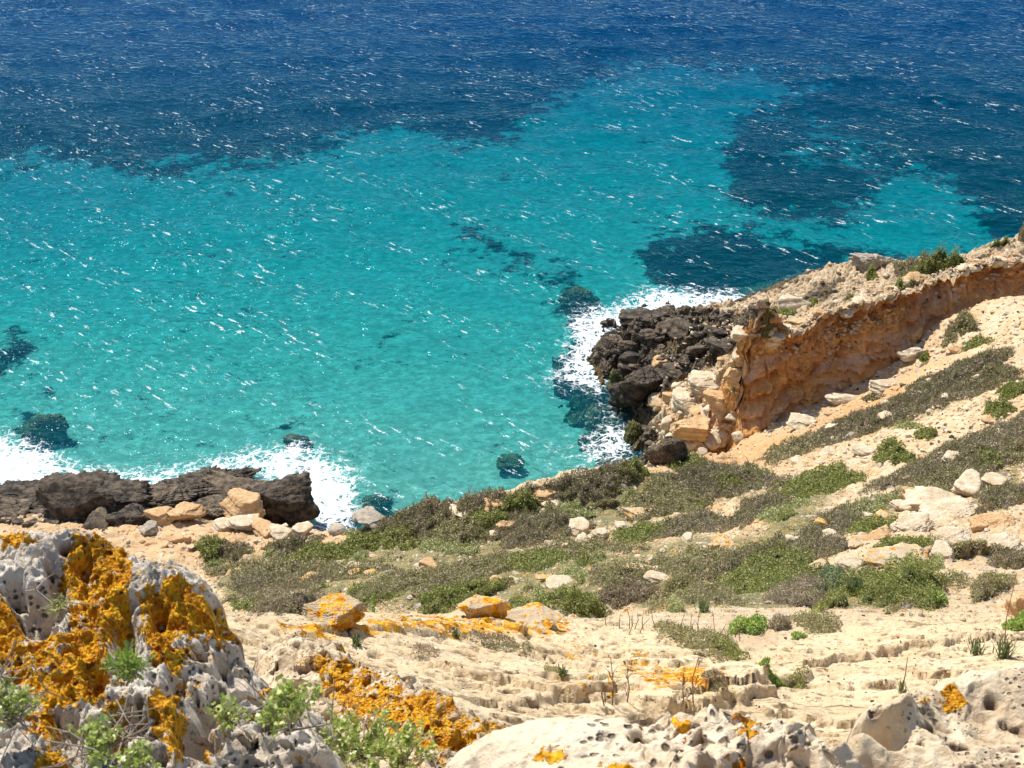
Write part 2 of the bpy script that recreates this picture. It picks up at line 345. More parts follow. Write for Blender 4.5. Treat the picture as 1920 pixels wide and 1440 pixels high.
veg_polys = [ # regions of scrub on the hillside
 [(700,980),(830,950),(960,945),(1040,925),(1180,895),(1260,880),(1400,885),(1480,900),(1400,930),(1350,950),(1230,985),(1100,1010),(960,1030),(830,1035),(700,1040),(640,1010)],
 [(380,1050),(560,1030),(700,1030),(900,1040),(1100,1040),(1300,1010),(1500,1010),(1600,1030),(1500,1060),(1350,1090),(1250,1150),(1000,1150),(800,1150),(600,1160),(440,1160),(400,1100)],
 [(1380,950),(1480,905),(1580,890),(1620,900),(1560,940),(1480,980),(1380,985)],
 [(1260,1020),(1420,1000),(1500,970),(1650,930),(1760,880),(1920,800),(1920,900),(1800,930),(1700,960),(1560,1010),(1400,1030)],
 [(1450,850),(1650,780),(1750,700),(1900,680),(1900,720),(1780,770),(1600,830),(1480,870)],
 [(1200,1140),(1300,1090),(1450,1080),(1600,1060),(1750,1080),(1780,1140),(1600,1160),(1400,1160)],
 [(1800,940),(1920,900),(1920,960),(1830,965)]]
VEG = blur(np.clip(sum(poly(p) for p in veg_polys), 0, 1), 9)
SLAB = blur(poly([(400,1165),(600,1150),(930,1140),(1150,1165),(1300,1190),(1420,1240),(1500,1180),(1750,1150),(1950,1160),(2100,1500),(300,1500)]), 8)
OCH = blur(np.clip(poly([(1180,880),(1300,850),(1500,800),(1700,700),(1760,620),(1700,760),(1500,860),(1350,900)])+poly([(0,950),(640,960),(700,1000),(500,1060),(300,1060),(0,1060)])*.45, 0, 1), 14)
LIC = blur(np.clip(.9*poly([(490,1185),(560,1165),(760,1150),(930,1140),(1080,1160),(1060,1200),(900,1190),(700,1190),(560,1200)])+.75*ell(640,1190,60,14)
 +.6*poly([(1080,1190),(1250,1230),(1420,1280),(1380,1300),(1200,1270),(1000,1230)])+.55*ell(1160,1290,160,30)+1.*ell(1300,1270,60,20)+1.05*ell(890,1180,150,18)+.5*ell(1330,1090,60,10)+.5*ell(1480,1070,50,10), 0, 1.1), 6)
def hill_fn(x, y, detail=True):
    z = Hbase(x, y)
    P = np.stack([x, y, z], -1); px, py = proj(P)
    slab = look(SLAB, px, py)*(np.hypot(x, y) < 20); dist = np.hypot(x, y); veg = look(VEG, px, py)
    for pts, hh, w in LED:
        d = seg_sd(x, y, pts); d = d+.05*vn(x*5, y*5, 3)+.22*(worley(x*1.8, y*1.8, 5)[0]-.5)
        z = z+hh*sm(-.012, .03, d)*np.exp(-np.maximum(d, 0)/w)*(np.exp(-(np.maximum(-d, 0)/.02)**2)*0+1)*(d > -.03)
    if not detail: return z, slab, veg
    rocky = np.clip(1-slab, 0, 1)
    am = sm(6, 40, dist)
    z = z+(.35*fbm(x*.35, y*.35, 4, 11)+.12*fbm(x*1.1, y*1.1, 4, 12))*am
    # beds: tilted thin strata making little scarps on the bare rock
    u = x*.55-y*.35+.8*fbm(x*.5, y*.5, 3, 21); sc = u*1.6; st = np.floor(sc)+sm(.0, .22, sc-np.floor(sc))
    z = z+(st-sc)*.16*rocky*(.4+.8*sm(-.1, .3, vn(x*.4, y*.4, 22)))*am
    f1, f2, c = worley(x*1.5+.3*vn(x*2, y*2, 1), y*1.5, 31); z = z+rocky*am*np.maximum(0, .16*(c-.45))*sm(0, .25, f2-f1)
    f1, f2, c = worley(x*4.2+.3*vn(x*5, y*5, 2), y*4.2, 32); z = z+rocky*(.3+.7*am)*.11*np.maximum(0, c-.35)*sm(0, .3, f2-f1)
    z = z+rocky*.05*fbm(x*4, y*4, 4, 33)
    # slab: fretted surface
    r = fbm(x*1.6+.4, y*2.4, 5, 41); z = z+slab*(.08*r-.045*sm(.18, .42, fbm(x*5.5+y*1.5, y*9, 4, 42)))
    f1, f2, c = worley(x*7, y*9, 45); z = z-slab*.07*sm(.75, .2, f1*2.2)*(c > .66)+slab*.02*fbm(x*11, y*14, 3, 47)
    u2 = y*1.3+x*.35+1.3*fbm(x*.9, y*.9, 4, 46); s2 = np.floor(u2)+sm(0, .05, u2-np.floor(u2)); z = z+slab*(s2-u2)*.06*sm(-.25, .1, vn(x*.8, y*.8, 48))
    return z, slab, veg
# polar grid about the viewpoint, radial spacing finest near it
nr, nc = 1080, 900
rad = np.exp(np.linspace(math.log(1.1), math.log(76), nr)); an = np.linspace(R(-33), R(36), nc)
RR, AA = np.meshgrid(rad, an, indexing='ij'); HX, HY = RR*np.sin(AA), RR*np.cos(AA)
# foot of the cliff: beyond it the headland takes over
foot = [(-40,200),(6.5,200)]
CF = np.array([(10.7,53.0),(12.2,53.3),(13.4,53.9),(15.9,54.9),(18.6,55.4),(20.6,56.9),(22.9,58.0),(25,58.2),(28,58.4),(34,59),(46,60)])
def foot_y(x): return np.interp(x, CF[:, 0], CF[:, 1])
hz, hslab, hveg = hill_fn(HX, HY)
# tuck the hillside under the headland behind the cliff foot
beh = (HY-foot_y(HX)-.8)*(HX > 9.5)
hz = hz-np.clip(beh, 0, 4)*2.0*sm(9.5, 11, HX)
hz = hz-np.clip(HY-54.5, 0, 20)*1.2*(1-sm(6.5, 8.5, HX))
P = np.stack([HX, HY, hz], -1); ppx, ppy = proj(P); dist = np.hypot(HX, HY)
far = dist > 14
lic = look(LIC, ppx, ppy)*.47*(dist < 20)+.05
lic = np.where(far, .25+.12*fbm(HX*.5, HY*.5, 2, 61), lic)
dark = (sm(2.6, .6, hz)*(HX < 8)*(HY > 44))*.6
mesh_h = mesh('hillside', P.reshape(-1, 3), grid_faces(nr, nc), M['ground'],
  {'ochre': look(OCH, ppx, ppy)*far, 'veg': hveg*far*.62+.2*(far), 'lichen': lic, 'dark': dark, 'slab': hslab})
o = link('hillside', mesh_h); tag(o, 'pale limestone hillside falling from the viewpoint to the sea', kind='structure')

# ------------------------------------------------------------------ headland
HD = [(1400,634,62.6),(1480,618,62.9),(1560,588,63.4),(1640,566,63.6),(1700,548,64.0),(1760,528,65.2),(1840,500,65.6),(1920,490,65.5)]
Q = [tuple(at(*a)) for a in HD]; rimc = np.array(Q)
Q += [tuple(at(*a)) for a in [(1390,602,73),(1440,590,72.5),(1500,577,73),(1560,560,73.5),(1640,540,71),(1750,512,69),(1850,478,68),(1920,462,67.5),(1440,560,80),(1520,548,80),(1580,520,82.5),
 (1600,494,83.5),(1650,492,83),(1690,520,78),(1330,590,79.5),(1260,600,79),(1200,612,77.6),(1150,630,79.8),(1180,690,76),(1250,650,76),(1330,650,72.5),(1370,660,69),
 (1230,720,72.5),(1300,700,69.8),(1350,720,67.5),(1385,700,65.5),(1260,760,69.5),(1320,780,66.6),(1375,790,64.4),(1215,790,71.3),(1240,850,67.),(1300,840,64.6),(1370,828,63.3)]]
Q += [(4.2,72,-1.2),(3.8,68,-1.5),(5.2,64,-1.2),(5.6,60,-1.2),(6.0,57,-1.),(6.6,53.5,-1),(8,76.5,-1.2),(12,77,-1.2),(16,80,-1.2),(20,82.5,-1),(25,83,-1),(32,82,-1),(45,80,-1),(33,70,6),(30,64,11.5),(45,66,11),(37,60,12.6),(46,60,13),(28,72,5),(8.5,53.5,1.5)]
Q = [(x, y, z) for x, y, z in Q]
Dbase = RBF(Q, .9, 1e-2)
DC = np.array([(2.5,54),(6.2,53.8),(7.2,54.4),(8.6,54.0),(10.2,54.2)]+[(a[0], a[1]) for a in rimc]+[(30,60),(46,61)])
def rim_y(x): return np.interp(x, DC[:, 0], DC[:, 1])
DARK = blur(np.clip(poly([(1110,560),(1240,560),(1390,590),(1500,560),(1600,500),(1560,560),(1420,600),(1385,650),(1330,690),(1250,720),(1215,800),(1225,905),(1120,905),(1100,640)]), 0, 1), 8)
def head_fn(x, y, detail=True):
    z = Dbase(x, y)
    if not detail: return z
    px, py = proj(np.stack([x, y, z], -1)); dk = look(DARK, px, py)
    rub = sm(13.5, 9.5, x)                                         # broken blocky nose of the headland
    wx, wy = x+.25*vn(x*1.7, y*1.7, 3), y+.25*vn(x*1.7, y*1.7, 4)
    f1, f2, c = worley(wx*.75, wy*.75, 71); z = z+(c-.5)*(.35+.75*rub)*sm(0, .12, f2-f1)
    f1, f2, c = worley(wx*1.9, wy*1.9, 72); z = z+(c-.5)*(.28+.35*rub)*sm(0, .2, f2-f1)+.10*(vn(x*3, y*3, 5))
    f1, f2, c = worley(wx*4.3, wy*4.3, 73); z = z+(c-.5)*.20*sm(0, .25, f2-f1)
    z = z+.28*fbm(x*.7, y*.7, 4, 74)+.09*fbm(x*5, y*5, 4, 75)+.18*dk*fbm(x*1.8, y*1.8, 4, 76, ridge=True)
    return z
ncx, nback, nwall = 760, 420, 150
xs = np.concatenate([np.linspace(2.5, 30, 680), np.linspace(30.1, 46, 80)])
yr = rim_y(xs)+.35*vn(xs*.9, xs*0+3, 81)+.22*vn(xs*2.7, xs*0, 82)+.10*vn(xs*7, xs*0, 83)
tb = np.linspace(0, 1, nback)**1.15
TX = np.broadcast_to(xs, (nback, ncx)); TY = yr[None]+(86-yr[None])*tb[:, None]
TZ = head_fn(TX, TY)
_sx = np.abs(np.gradient(TZ, axis=1))/np.maximum(np.gradient(xs)[None], .01); _m = sm(11.9, 11.2, TX)*sm(8.6, 9.4, TX)*sm(60, 57.5, TY)
steep = sm(.7, 1.5, _sx)*_m; _k = np.ones(25)/25
steep = np.apply_along_axis(lambda q: np.convolve(q, _k, 'same'), 1, steep)
TX = TX+steep*(.45*fbm(TY*.9, TZ*1.1, 4, 96)+.22*fbm(TY*3, TZ*3, 3, 97, ridge=True)+.30*(worley(TY*1.3, TZ*1.5, 98)[2]-.5))
rimz = TZ[0]
# cliff wall: from the rim down to below the hillside, undercut, fretted
k = np.linspace(0, 1, nwall)[::-1]                                # 1 at foot ... 0 at rim
fy = foot_y(xs); fz = np.minimum(Hbase(xs, fy)-.6, rimz-.5); fz = np.where(xs < 10.5, np.minimum(fz, -1.5), fz)
WX = np.broadcast_to(xs, (nwall, ncx)).copy()
fyy = np.where(xs < 10.7, np.interp(xs, [2.5, 6.5, 10.7], [54.2, 54.2, 53.0]), fy)
WZ = rimz[None]+(fz-rimz)[None]*k[:, None]
under = sm(.03, .2, k)*(1-sm(.45, 1.05, k))                        # hollow under the rim cap
WY = yr[None]+(fyy-yr)[None]*(k[:, None]**1.4)+under[:, None]*(.55+.35*vn(xs*.35, xs*0+9, 84))[None]*sm(10, 12, xs)[None]
big = .55*fbm(WX*.45, WZ*.7, 4, 85)+.30*fbm(WX*1.3+.3*WZ, WZ*2.0, 4, 86, ridge=True)+.10*fbm(WX*5, WZ*7, 4, 87)
cav = sm(.25, .55, fbm(WX*.6+3, WZ*1.1, 3, 88))*.5
edge = sm(0, .04, k)[:, None]
lay = (WZ-.42*WX+.5*vn(WX*.4, WZ*.4, 93))*1.5; lay = (np.abs(lay-np.floor(lay)-.5)*2)
WY = WY+(big*1.25+cav+.28*lay**2*sm(.1, .4, vn(WX*.3, WZ*.5, 94)+.4)-.55*sm(.25, .0, k)[:, None]*np.clip(.3+vn(WX*1.1, WX*0, 95), 0, 1))*edge*(.5+.5*sm(9, 12, WX)); WX = WX+.25*edge*fbm(WX*.8+9, WZ*1.2, 4, 89)
st = np.floor(WZ*1.7+.4*vn(WX*.5, WZ*0, 90)); WY = WY+edge*.12*(_h(st.astype(np.int64), st.astype(np.int64)*0, 0, 91)-.5)
V = np.concatenate([np.stack([WX, WY, WZ], -1)[:-1].reshape(-1, 3), np.stack([TX, TY, TZ], -1).reshape(-1, 3)])
nrow = nwall-1+nback; px, py = proj(V)
wallm = np.concatenate([np.broadcast_to(sm(.0, .06, k)[:-1, None]*sm(9.3, 10.9, xs[None]+1.6*vn(WX[:-1]*.9, WZ[:-1]*.9, 92)), (nwall-1, ncx)).ravel(), np.clip(steep*1.1, 0, 1).ravel()])
dkv = np.maximum(look(DARK, px, py), .9*sm(1.6, .6, V[:, 2]))*(1-wallm)
alg = sm(1.1, .2, V[:, 2])*(V[:, 0] < 9)*(V[:, 1] < 68)
mesh_d = mesh('headland', V, grid_faces(nrow, ncx), M['cliff'], {'wall': wallm, 'dark': dkv, 'algae': alg*.6})
o = link('headland', mesh_d); tag(o, 'rocky headland with an undercut orange cliff above the cove', kind='structure')
# ------------------------------------------------------------------ depth map of the ground for placing things
DPX, DPY = np.meshgrid(np.arange(-60, 2100, 8), np.arange(420, 1445, 8)); D = ray(DPX, DPY)
_hz = hz
def hgt(x, y):
    r = np.hypot(x, y); a = np.arctan2(x, y)
    i = np.clip((np.log(np.maximum(r, 1.1))-math.log(1.1))/(math.log(76)-math.log(1.1))*(nr-1), 0, nr-1.001); j = np.clip((a-R(-33))/R(69)*(nc-1), 0, nc-1.001)
    i0 = i.astype(int); j0 = j.astype(int); u = i-i0; v = j-j0
    z = (_hz[i0, j0]*(1-v)+_hz[i0, j0+1]*v)*(1-u)+(_hz[i0+1, j0]*(1-v)+_hz[i0+1, j0+1]*v)*u
    s = ((y-rim_y(x))/np.maximum(86-rim_y(x), 1)); m = (s > .004) & (s < 1) & (x > 2.6) & (x < 45)
    jj = np.clip(np.interp(x, xs, np.arange(ncx)), 0, ncx-1).astype(int); ii = np.clip(np.clip(s, 0, 1)**(1/1.15)*(nback-1), 0, nback-1).astype(int)
    return np.where(m, np.maximum(z, TZ[ii, jj]), z)
TM = np.full(DPX.shape, np.nan); tt = 3.2
while tt < 90:
    p = np.array([0, 0, CZ])+D*tt
    hit = np.isnan(TM) & (p[..., 2] < hgt(p[..., 0], p[..., 1])); TM[hit] = tt; tt *= 1.004
def spot(px, py):
    """world point of the ground seen at a pixel of the photograph"""
    px = np.asarray(px, float); py = np.asarray(py, float)
    i = np.clip(np.round((py-420)/8).astype(int), 0, DPX.shape[0]-1); j = np.clip(np.round((px+60)/8).astype(int), 0, DPX.shape[1]-1)
    t = TM[i, j]; p = at(px, py, np.where(np.isnan(t), 60., t)); hh = hgt(p[..., 0], p[..., 1]); p[..., 2] = np.where(hh-p[..., 2] > .7, p[..., 2], hh); return p, ~np.isnan(t)
# ------------------------------------------------------------------ seabed and sea
def bed_z(x, y):
    return -np.interp(y, [40, 54, 62, 75, 90, 120, 170, 400], [.8, 1.4, 1.9, 2.7, 3.6, 4.8, 7.5, 16])-.8*sm(12, 40, np.abs(x+5))*sm(70, 100, y)
GR = [poly([(-600,-400),(2500,-400),(2500,500),(1900,480),(1840,410),(1790,350),(1700,318),(1640,320),(1630,395),(1560,415),(1420,412),(1360,375),(1350,335),(1395,312),(1360,262),(1395,210),(1480,190),(1560,172),(1610,150),(1520,138),(1400,150),(1330,128),(1240,120),(1150,140),(1070,165),(1030,215),(960,250),(880,275),(800,258),(700,240),(600,262),(640,290),(480,300),(430,330),(300,330),(150,312),(60,300),(-600,310)]),
      poly([(1170,470),(1290,432),(1370,428),(1415,462),(1500,462),(1600,478),(1640,500),(1570,530),(1400,565),(1250,555),(1190,510)])*.9, ell(1620,480,170,22)*.6,
      ell(930,462,68,26,18)*.75, ell(1060,545,85,20,40)*.8, ell(20,668,52,38)*.85, ell(85,828,65,48)*.7, ell(1165,870,50,30)*.8, ell(700,960,70,22)*.55, ell(330,775,70,25)*.22, ell(560,850,40,30)*.4, ell(1110,640,40,60,-30)*.5, ell(900,640,160,8,25)*.12]
GRM = np.clip(sum(GR), 0, 1)
for e in (ell(1545,272,105,24,9)*.85, ell(560,222,55,12,5)*.55, ell(340,272,55,14)*.45, ell(180,290,60,20)*.3, ell(590,50,110,10)*.2, ell(1260,60,160,12)*.15, ell(1880,130,80,20)*.25, ell(1700,200,80,16)*.2, ell(950,190,50,12)*.2): GRM = GRM*(1-e)
GRM = blur(GRM, 24)
by = np.concatenate([np.linspace(38, 110, 330), 110*np.exp(np.linspace(.004, math.log(420/110), 150))]); bxn = np.linspace(-1, 1, 440)
BY, BU = np.meshgrid(by, bxn, indexing='ij'); BX = BU*(20+BY*.62)+3
BZ = bed_z(BX, BY)+.10*fbm(BX*.4, BY*.4, 4, 101)*sm(50, 70, BY)
bpx, bpy_ = proj(np.stack([BX, BY, BZ], -1)); gm = look(GRM, bpx, bpy_)
BZ = BZ+gm*.5*(1+fbm(BX*.8, BY*.8, 3, 102))*sm(56, 66, BY)
def mat_bed():
    n = N('seabed_sand_and_seagrass'); v = n.coord()
    g = n.attr('grass'); s = n.mix(n.step(n.noise(v, 1.6, 7, .7), .38, .64), (.31, .32, .22), (.54, .53, .39))
    rip = n.step(n.noise(n.coord((1, 2.2, 1), (0, 0, R(12))), 1.2, 6, .7, 1.2), .42, .62)
    s = n.mix(n.ma('MULTIPLY', rip, .6), s, (.22, .23, .17))
    s = n.mix(n.ma('MULTIPLY', n.step(n.noise(v, .22, 4, .6), .5, .72), .35), s, (.28, .30, .24))
    k = n.step(n.ma('ADD', g, n.ma('ADD', n.ma('MULTIPLY', n.ma('SUBTRACT', n.noise(v, .55, 7, .75), .5), 2.6), n.ma('MULTIPLY', n.ma('SUBTRACT', n.noise(v, .17, 3, .6), .5), 1.2))), .30, .62)
    gc = n.mix(n.step(n.noise(v, 1.1, 6, .7), .4, .68), (.004, .007, .012), (.02, .024, .022))
    return n.done(n.n('BsdfDiffuse', {'Color': n.mix(k, s, gc)}).outputs[0])
o = link('seabed', mesh('seabed', np.stack([BX, BY, BZ], -1).reshape(-1, 3), grid_faces(len(by), len(bxn)), mat_bed(), {'grass': gm.ravel()}))
tag(o, 'sandy seabed with dark seagrass meadows under clear water', kind='structure')
FO = [ell(1300,582,115,30,-4)*1.25, ell(1230,560,70,24,10)*.55, ell(1365,592,40,22)*1.1, ell(1135,600,50,20,-10)*.75, ell(1100,640,45,45,30)*.6, ell(1125,700,30,50,10)*.6, ell(1060,700,75,24,-22)*.62, ell(1150,790,25,60,-20)*.45, ell(1150,840,60,34,-20)*.5, ell(1050,840,90,30,-10)*.30, ell(1185,880,25,20)*.5, ell(1525,522,22,8)*.9,ell(1470,545,60,8)*.4,
      ell(20,890,90,36,10)*.62, ell(140,890,110,24,5)*.75, ell(60,850,60,40,20)*.4, ell(250,915,90,20)*.9, ell(360,890,100,26,-5)*.6, ell(480,870,90,30,-8)*.6, ell(560,890,60,45,20)*.65, ell(610,930,45,50,20)*.9, ell(630,980,40,25)*1., ell(590,840,50,15)*.35, ell(670,900,40,60)*.3, ell(-100,880,150,60)*.5,ell(0,820,40,20)*.5, ell(1080,905,80,20)*.28, ell(800,860,500,60)*.07, ell(900,700,250,130)*.06,ell(1120,590,80,14,10)*.6]
FOM = blur(np.clip(sum(FO), 0, 1.15), 18)*.95
wy = np.concatenate([np.linspace(42, 120, 620), 120*np.exp(np.linspace(.003, math.log(430/120), 330))]); wxn = np.linspace(-1, 1, 900)
WYY, WU = np.meshgrid(wy, wxn, indexing='ij'); WXX = WU*(14+WYY*.60)+2
wv = np.zeros(WXX.shape)
r2 = np.random.default_rng(3)
for i in range(26):
    lam = r2.uniform(1.6, 9) if i < 18 else r2.uniform(.9, 1.8); th = (R(52) if i % 2 else R(104))+r2.normal(0, .3); kx, ky = math.cos(th)*6.283/lam, math.sin(th)*6.283/lam
    wv += .0062*lam**.9*np.sin(kx*WXX+ky*WYY+r2.uniform(0, 6.28)+1.1*vn(WXX*.12, WYY*.12, 111+i))
wv = .95*wv*(.65+.7*sm(-.3, .5, vn(WXX*.05, WYY*.09, 140)))+.03*fbm(WXX*.7, WYY*1.1, 4, 141, ridge=True)
calm = .35+.65*sm(56, 80, WYY); WZZ = wv*calm
fpx, fpy = proj(np.stack([WXX, WYY, WZZ*0], -1)); fm = look(FOM, fpx, fpy)
WZZ = WZZ+.10*sm(.4, 1, fm)*fbm(WXX*1.3, WYY*1.3, 3, 142)
V = np.stack([WXX, WYY, WZZ], -1); top = V.reshape(-1, 3); nR, nC = len(wy), len(wxn)
idx = np.arange(nR*nC).reshape(nR, nC); rimi = np.concatenate([idx[0, :], idx[1:, -1], idx[-1, -2::-1], idx[-2:0:-1, 0]])
bot = top[rimi].copy(); bot[:, 2] = -32; nb = len(rimi); b0 = nR*nC+np.arange(nb)
side = np.stack([rimi, b0, np.roll(b0, -1), np.roll(rimi, -1)], -1)
cen = np.array([[0, 150, -32.]]); VV = np.concatenate([top, bot, cen]); fan = np.stack([np.roll(b0, -1), b0, np.full(nb, len(VV)-1)], -1)
def mat_sea():
    n = N('clear_sea_water'); v = n.coord()
    fo = n.attr('foam')
    # ripples
    va = n.coord((1., 1.75, 1.), (0, 0, R(-14)))
    h1 = n.noise(va, .9, 1.5, .55, .4); h2 = n.noise(n.coord((1., 1.9, 1.), (0, 0, R(-34))), 2.0, 1.6, .5, .6)
    gust = n.step(n.noise(n.coord((.09, .30, 1.), (0, 0, R(-42))), 1., 4, .65, .5), .36, .66)
    h2 = n.ma('MULTIPLY', h2, n.ma('ADD', .35, n.ma('MULTIPLY', gust, .9)))
    nr = n.bump(h1, 1., .17); nr = n.bump(h2, 1., .10, nr)
    # light scattered back by the water itself: bluer and darker offshore
    dpt = n.attr('deep')
    sc = n.mix(dpt, (.0, .19, .34), (.0, .15, .46))
    mott = n.step(n.noise(va, 1.7, 6, .7, .8), .3, .7)  # lighter patches painted into the body colour for refraction and wave shading
    sc = n.mix(n.ma('MULTIPLY', mott, .45), sc, n.mix(dpt, (.0, .58, .50), (.0, .28, .68)))
    body = n.n('BsdfDiffuse', {'Color': sc, 'Normal': nr}).outputs[0]
    tr = n.n('BsdfTransparent', {'Color': (.97, .99, 1., 1)}).outputs[0]
    bm = n.n('MixShader', {0: n.ma('ADD', .11, n.ma('MULTIPLY', dpt, .09)), 1: tr, 2: body}).outputs[0]
    fr = n.n('Fresnel', {'IOR': 1.14, 'Normal': nr}).outputs[0]
    gl = n.n('BsdfGlossy', {'Color': (.27, .42, .54), 'Roughness': .06, 'Normal': nr}).outputs[0]
    w = n.n('MixShader', {0: fr, 1: bm, 2: gl}).outputs[0]
    # foam: lacy threads, closing to solid white where waves break
    wv_ = n.n('VectorMath', {0: v, 1: n.n('VectorMath', {0: n.noise(v, 1.1, 5, .6, out='Color'), 'Scale': 1.3}, operation='SCALE').outputs[0]}, operation='ADD').outputs[0]
    e1 = n.vor(wv_, 1.1, 'DISTANCE_TO_EDGE'); e2 = n.vor(wv_, 3.1, 'DISTANCE_TO_EDGE')
    lace = n.ma('MAXIMUM', n.ma('SUBTRACT', 1., n.ma('MULTIPLY', e1, 5.5)), n.ma('MULTIPLY', n.ma('SUBTRACT', 1., n.ma('MULTIPLY', e2, 6.)), .9))
    ns = n.noise(v, 2.2, 8, .75)
    s = n.ma('ADD', n.ma('MULTIPLY', fo, 1.15), n.ma('ADD', n.ma('MULTIPLY', n.ma('MAXIMUM', lace, 0.), .6), n.ma('MULTIPLY', ns, 1.5)))
    fmk = n.ma('MULTIPLY', n.step(s, 1.60, 1.98), n.step(fo, .02, .2))
    # small whitecaps out on the chop, enlarged to paint sun glints in white
    vw = n.coord((.5, 1.7, 1.), (0, 0, R(-44)))
    cap = n.ma('MULTIPLY', n.step(n.noise(vw, 1.75, 2.5, .55), .612, .655), n.step(gust, .35, .95))
    cap = n.ma('MULTIPLY', cap, n.step(n.noise(v, 7, 4, .7), .42, .56))
    fk = n.ma('MAXIMUM', fmk, n.ma('MULTIPLY', cap, n.ma('SUBTRACT', .95, n.ma('MULTIPLY', dpt, .45))))
    fb = n.n('BsdfDiffuse', {'Color': (.70, .74, .75, 1), 'Normal': n.bump(ns, .6, .1)}).outputs[0]
    w = n.n('MixShader', {0: fk, 1: w, 2: fb}).outputs[0]
    vol = n.n('VolumeAbsorption', {'Color': (.0, .835, .905, 1), 'Density': .30}).outputs[0]
    return n.done(w, vol)
dp = sm(85, 150, WYY)*.8+.2*sm(70, 90, WYY); gmw = look(GRM, fpx, fpy)
fullfoam = np.concatenate([fm.ravel(), np.zeros(nb+1)]); fulldeep = np.concatenate([dp.ravel(), np.zeros(nb+1)])
o = link('sea', mesh('sea', VV, [grid_faces(nR, nC), side, fan], mat_sea(), {'foam': fullfoam, 'deep': fulldeep}))
tag(o, 'turquoise and deep blue sea with wind ripples and foam', kind='structure')
# ------------------------------------------------------------------ rocks
import bmesh
_ico = {}
def ico(n):
    if n not in _ico:
        b = bmesh.new(); bmesh.ops.create_icosphere(b, subdivisions=n, radius=1); b.verts.ensure_lookup_table()
        _ico[n] = (np.array([v.co[:] for v in b.verts]), np.array([[v.index for v in f.verts] for f in b.faces])); b.free()
    return _ico[n]
def rock_verts(n, seed, size, planes=14, rough=.10, bedding=.05, sharp=26):
    d, F = ico(n); g = np.random.default_rng(seed)
    nn = g.normal(size=(planes, 3)); nn /= np.linalg.norm(nn, axis=1)[:, None]; nn = np.concatenate([nn, [[0, 0, 1], [0, 0, -1]]])
    h = np.r_[g.uniform(.62, 1.0, planes), g.uniform(.55, .8), .8]
    q = np.maximum(d@nn.T, 0)/h; r = 1/np.maximum((q**sharp).sum(1)**(1/sharp), .4)
    V = d*np.minimum(r, 1.5)[:, None]
    V = V*(1+rough*(n3(V, 1.6, seed)+.6*n3(V, 3.7, seed+5)+.35*n3(V, 8.5, seed+9)+(.55*n3(V, 17, seed+3)*(rough > .11))))[:, None]
    if bedding: V[:, :2] *= (1+bedding*np.sign(np.sin(V[:, 2]*11+2*n3(V, .8, seed)))*1)[:, None]
    return V*np.array(size)/2, F
def rotz(V, a): c, s_ = math.cos(a), math.sin(a); return V@np.array([[c, s_, 0], [-s_, c, 0], [0, 0, 1]])
def rotx(V, a): c, s_ = math.cos(a), math.sin(a); return V@np.array([[1, 0, 0], [0, c, s_], [0, -s_, c]])
_rk = [0]
def boulder(px, py, wpx, hpx, mat, label, cat='boulder', name='boulder', deep=1., rz=0, tilt=0, seed=None, z=None, group=None, n=5, planes=14, rough=.10, sink=.25, lift=0, bed=.05, sharp=26):
    if name == 'shore_rock': py += 17; hpx *= .70
    _rk[0] += 1; seed = seed if seed is not None else 500+_rk[0]*7
    p = spot(px, py+hpx*.3)[0] if z is None else atz(px, py+hpx*.3, z)
    t = np.linalg.norm(p-np.array([0, 0, CZ])); m = t*.0004
    V, F = rock_verts(n, seed, (wpx*m, wpx*m*deep, hpx*m*1.15), planes, rough, bed, sharp)
    V = rotz(rotx(V, R(tilt)), R(rz)); V[:, 2] -= V[:, 2].min()
    me = mesh(name, V, F, M[mat] if isinstance(mat, str) else mat, smooth=True)
    o = link(name, me, None, (p[0], p[1]+wpx*m*deep*.25, p[2]-hpx*m*sink+lift)); tag(o, label, cat, group); return o
B = boulder
# the dark shore on the left
B(538,945,96,112,'dark','black angular sea rock at the right tip of the left shore, foam beside it','rock','shore_rock',.8,rz=20,tilt=28,z=.0,n=6,planes=7,rough=.10,sink=.2)
B(132,960,100,78,'dark','black overhanging block added for the shaded hollow of the left shore','rock','shore_rock',.6,tilt=34,z=.6,n=6,planes=6,rough=.08,sink=.1)  # dark rock put in where the shore has a shaded hollow
B(450,915,190,52,'brown','flat-topped brown rock shelf behind the big ochre boulder','rock','shore_rock',.5,rz=-6,z=0,n=6,planes=18,rough=.22,sink=.3)
B(360,912,150,46,'dark','dark knobbly rock shelf jutting to the foam behind the rounded ochre boulder','rock','shore_rock',.6,rz=12,z=0,n=6,planes=14,rough=.24,sink=.3)
B(400,945,120,40,'brown','low brown rock wedged between the two ochre boulders','rock','shore_rock',.6,rz=5,z=.6,n=6,planes=14,rough=.2,sink=.3)
B(275,935,170,42,'brown','flat rubbly black rock ledge between the two large dark rocks','rock','shore_rock',.5,rz=4,z=.2,n=6,planes=20,rough=.2,sink=.3)
B(120,948,210,95,'dark','large dark rock with a black hollow face toward the orange lichen rock','rock','shore_rock',.55,rz=-4,z=0,n=6,planes=8,rough=.14,sink=.3)
B(70,922,150,40,'dark','flat dark rock in front of the white surf at far left','rock','shore_rock',.5,rz=6,z=.2,n=6,planes=18,rough=.22,sink=.35)
B(10,958,120,70,'brown','brown cracked rock cut by the left edge of the photo','rock','shore_rock',.8,z=.2,n=6,planes=14,rough=.13)
B(232,975,110,62,'dark','blackish lumpy rock right of the hollow dark rock','rock','shore_rock',.7,rz=10,z=.8,n=6,planes=14,rough=.15,sink=.2)
B(205,913,44,22,'grey','small wet grey rock standing alone in the foam','rock','shore_rock',.8,z=-.15,n=5)
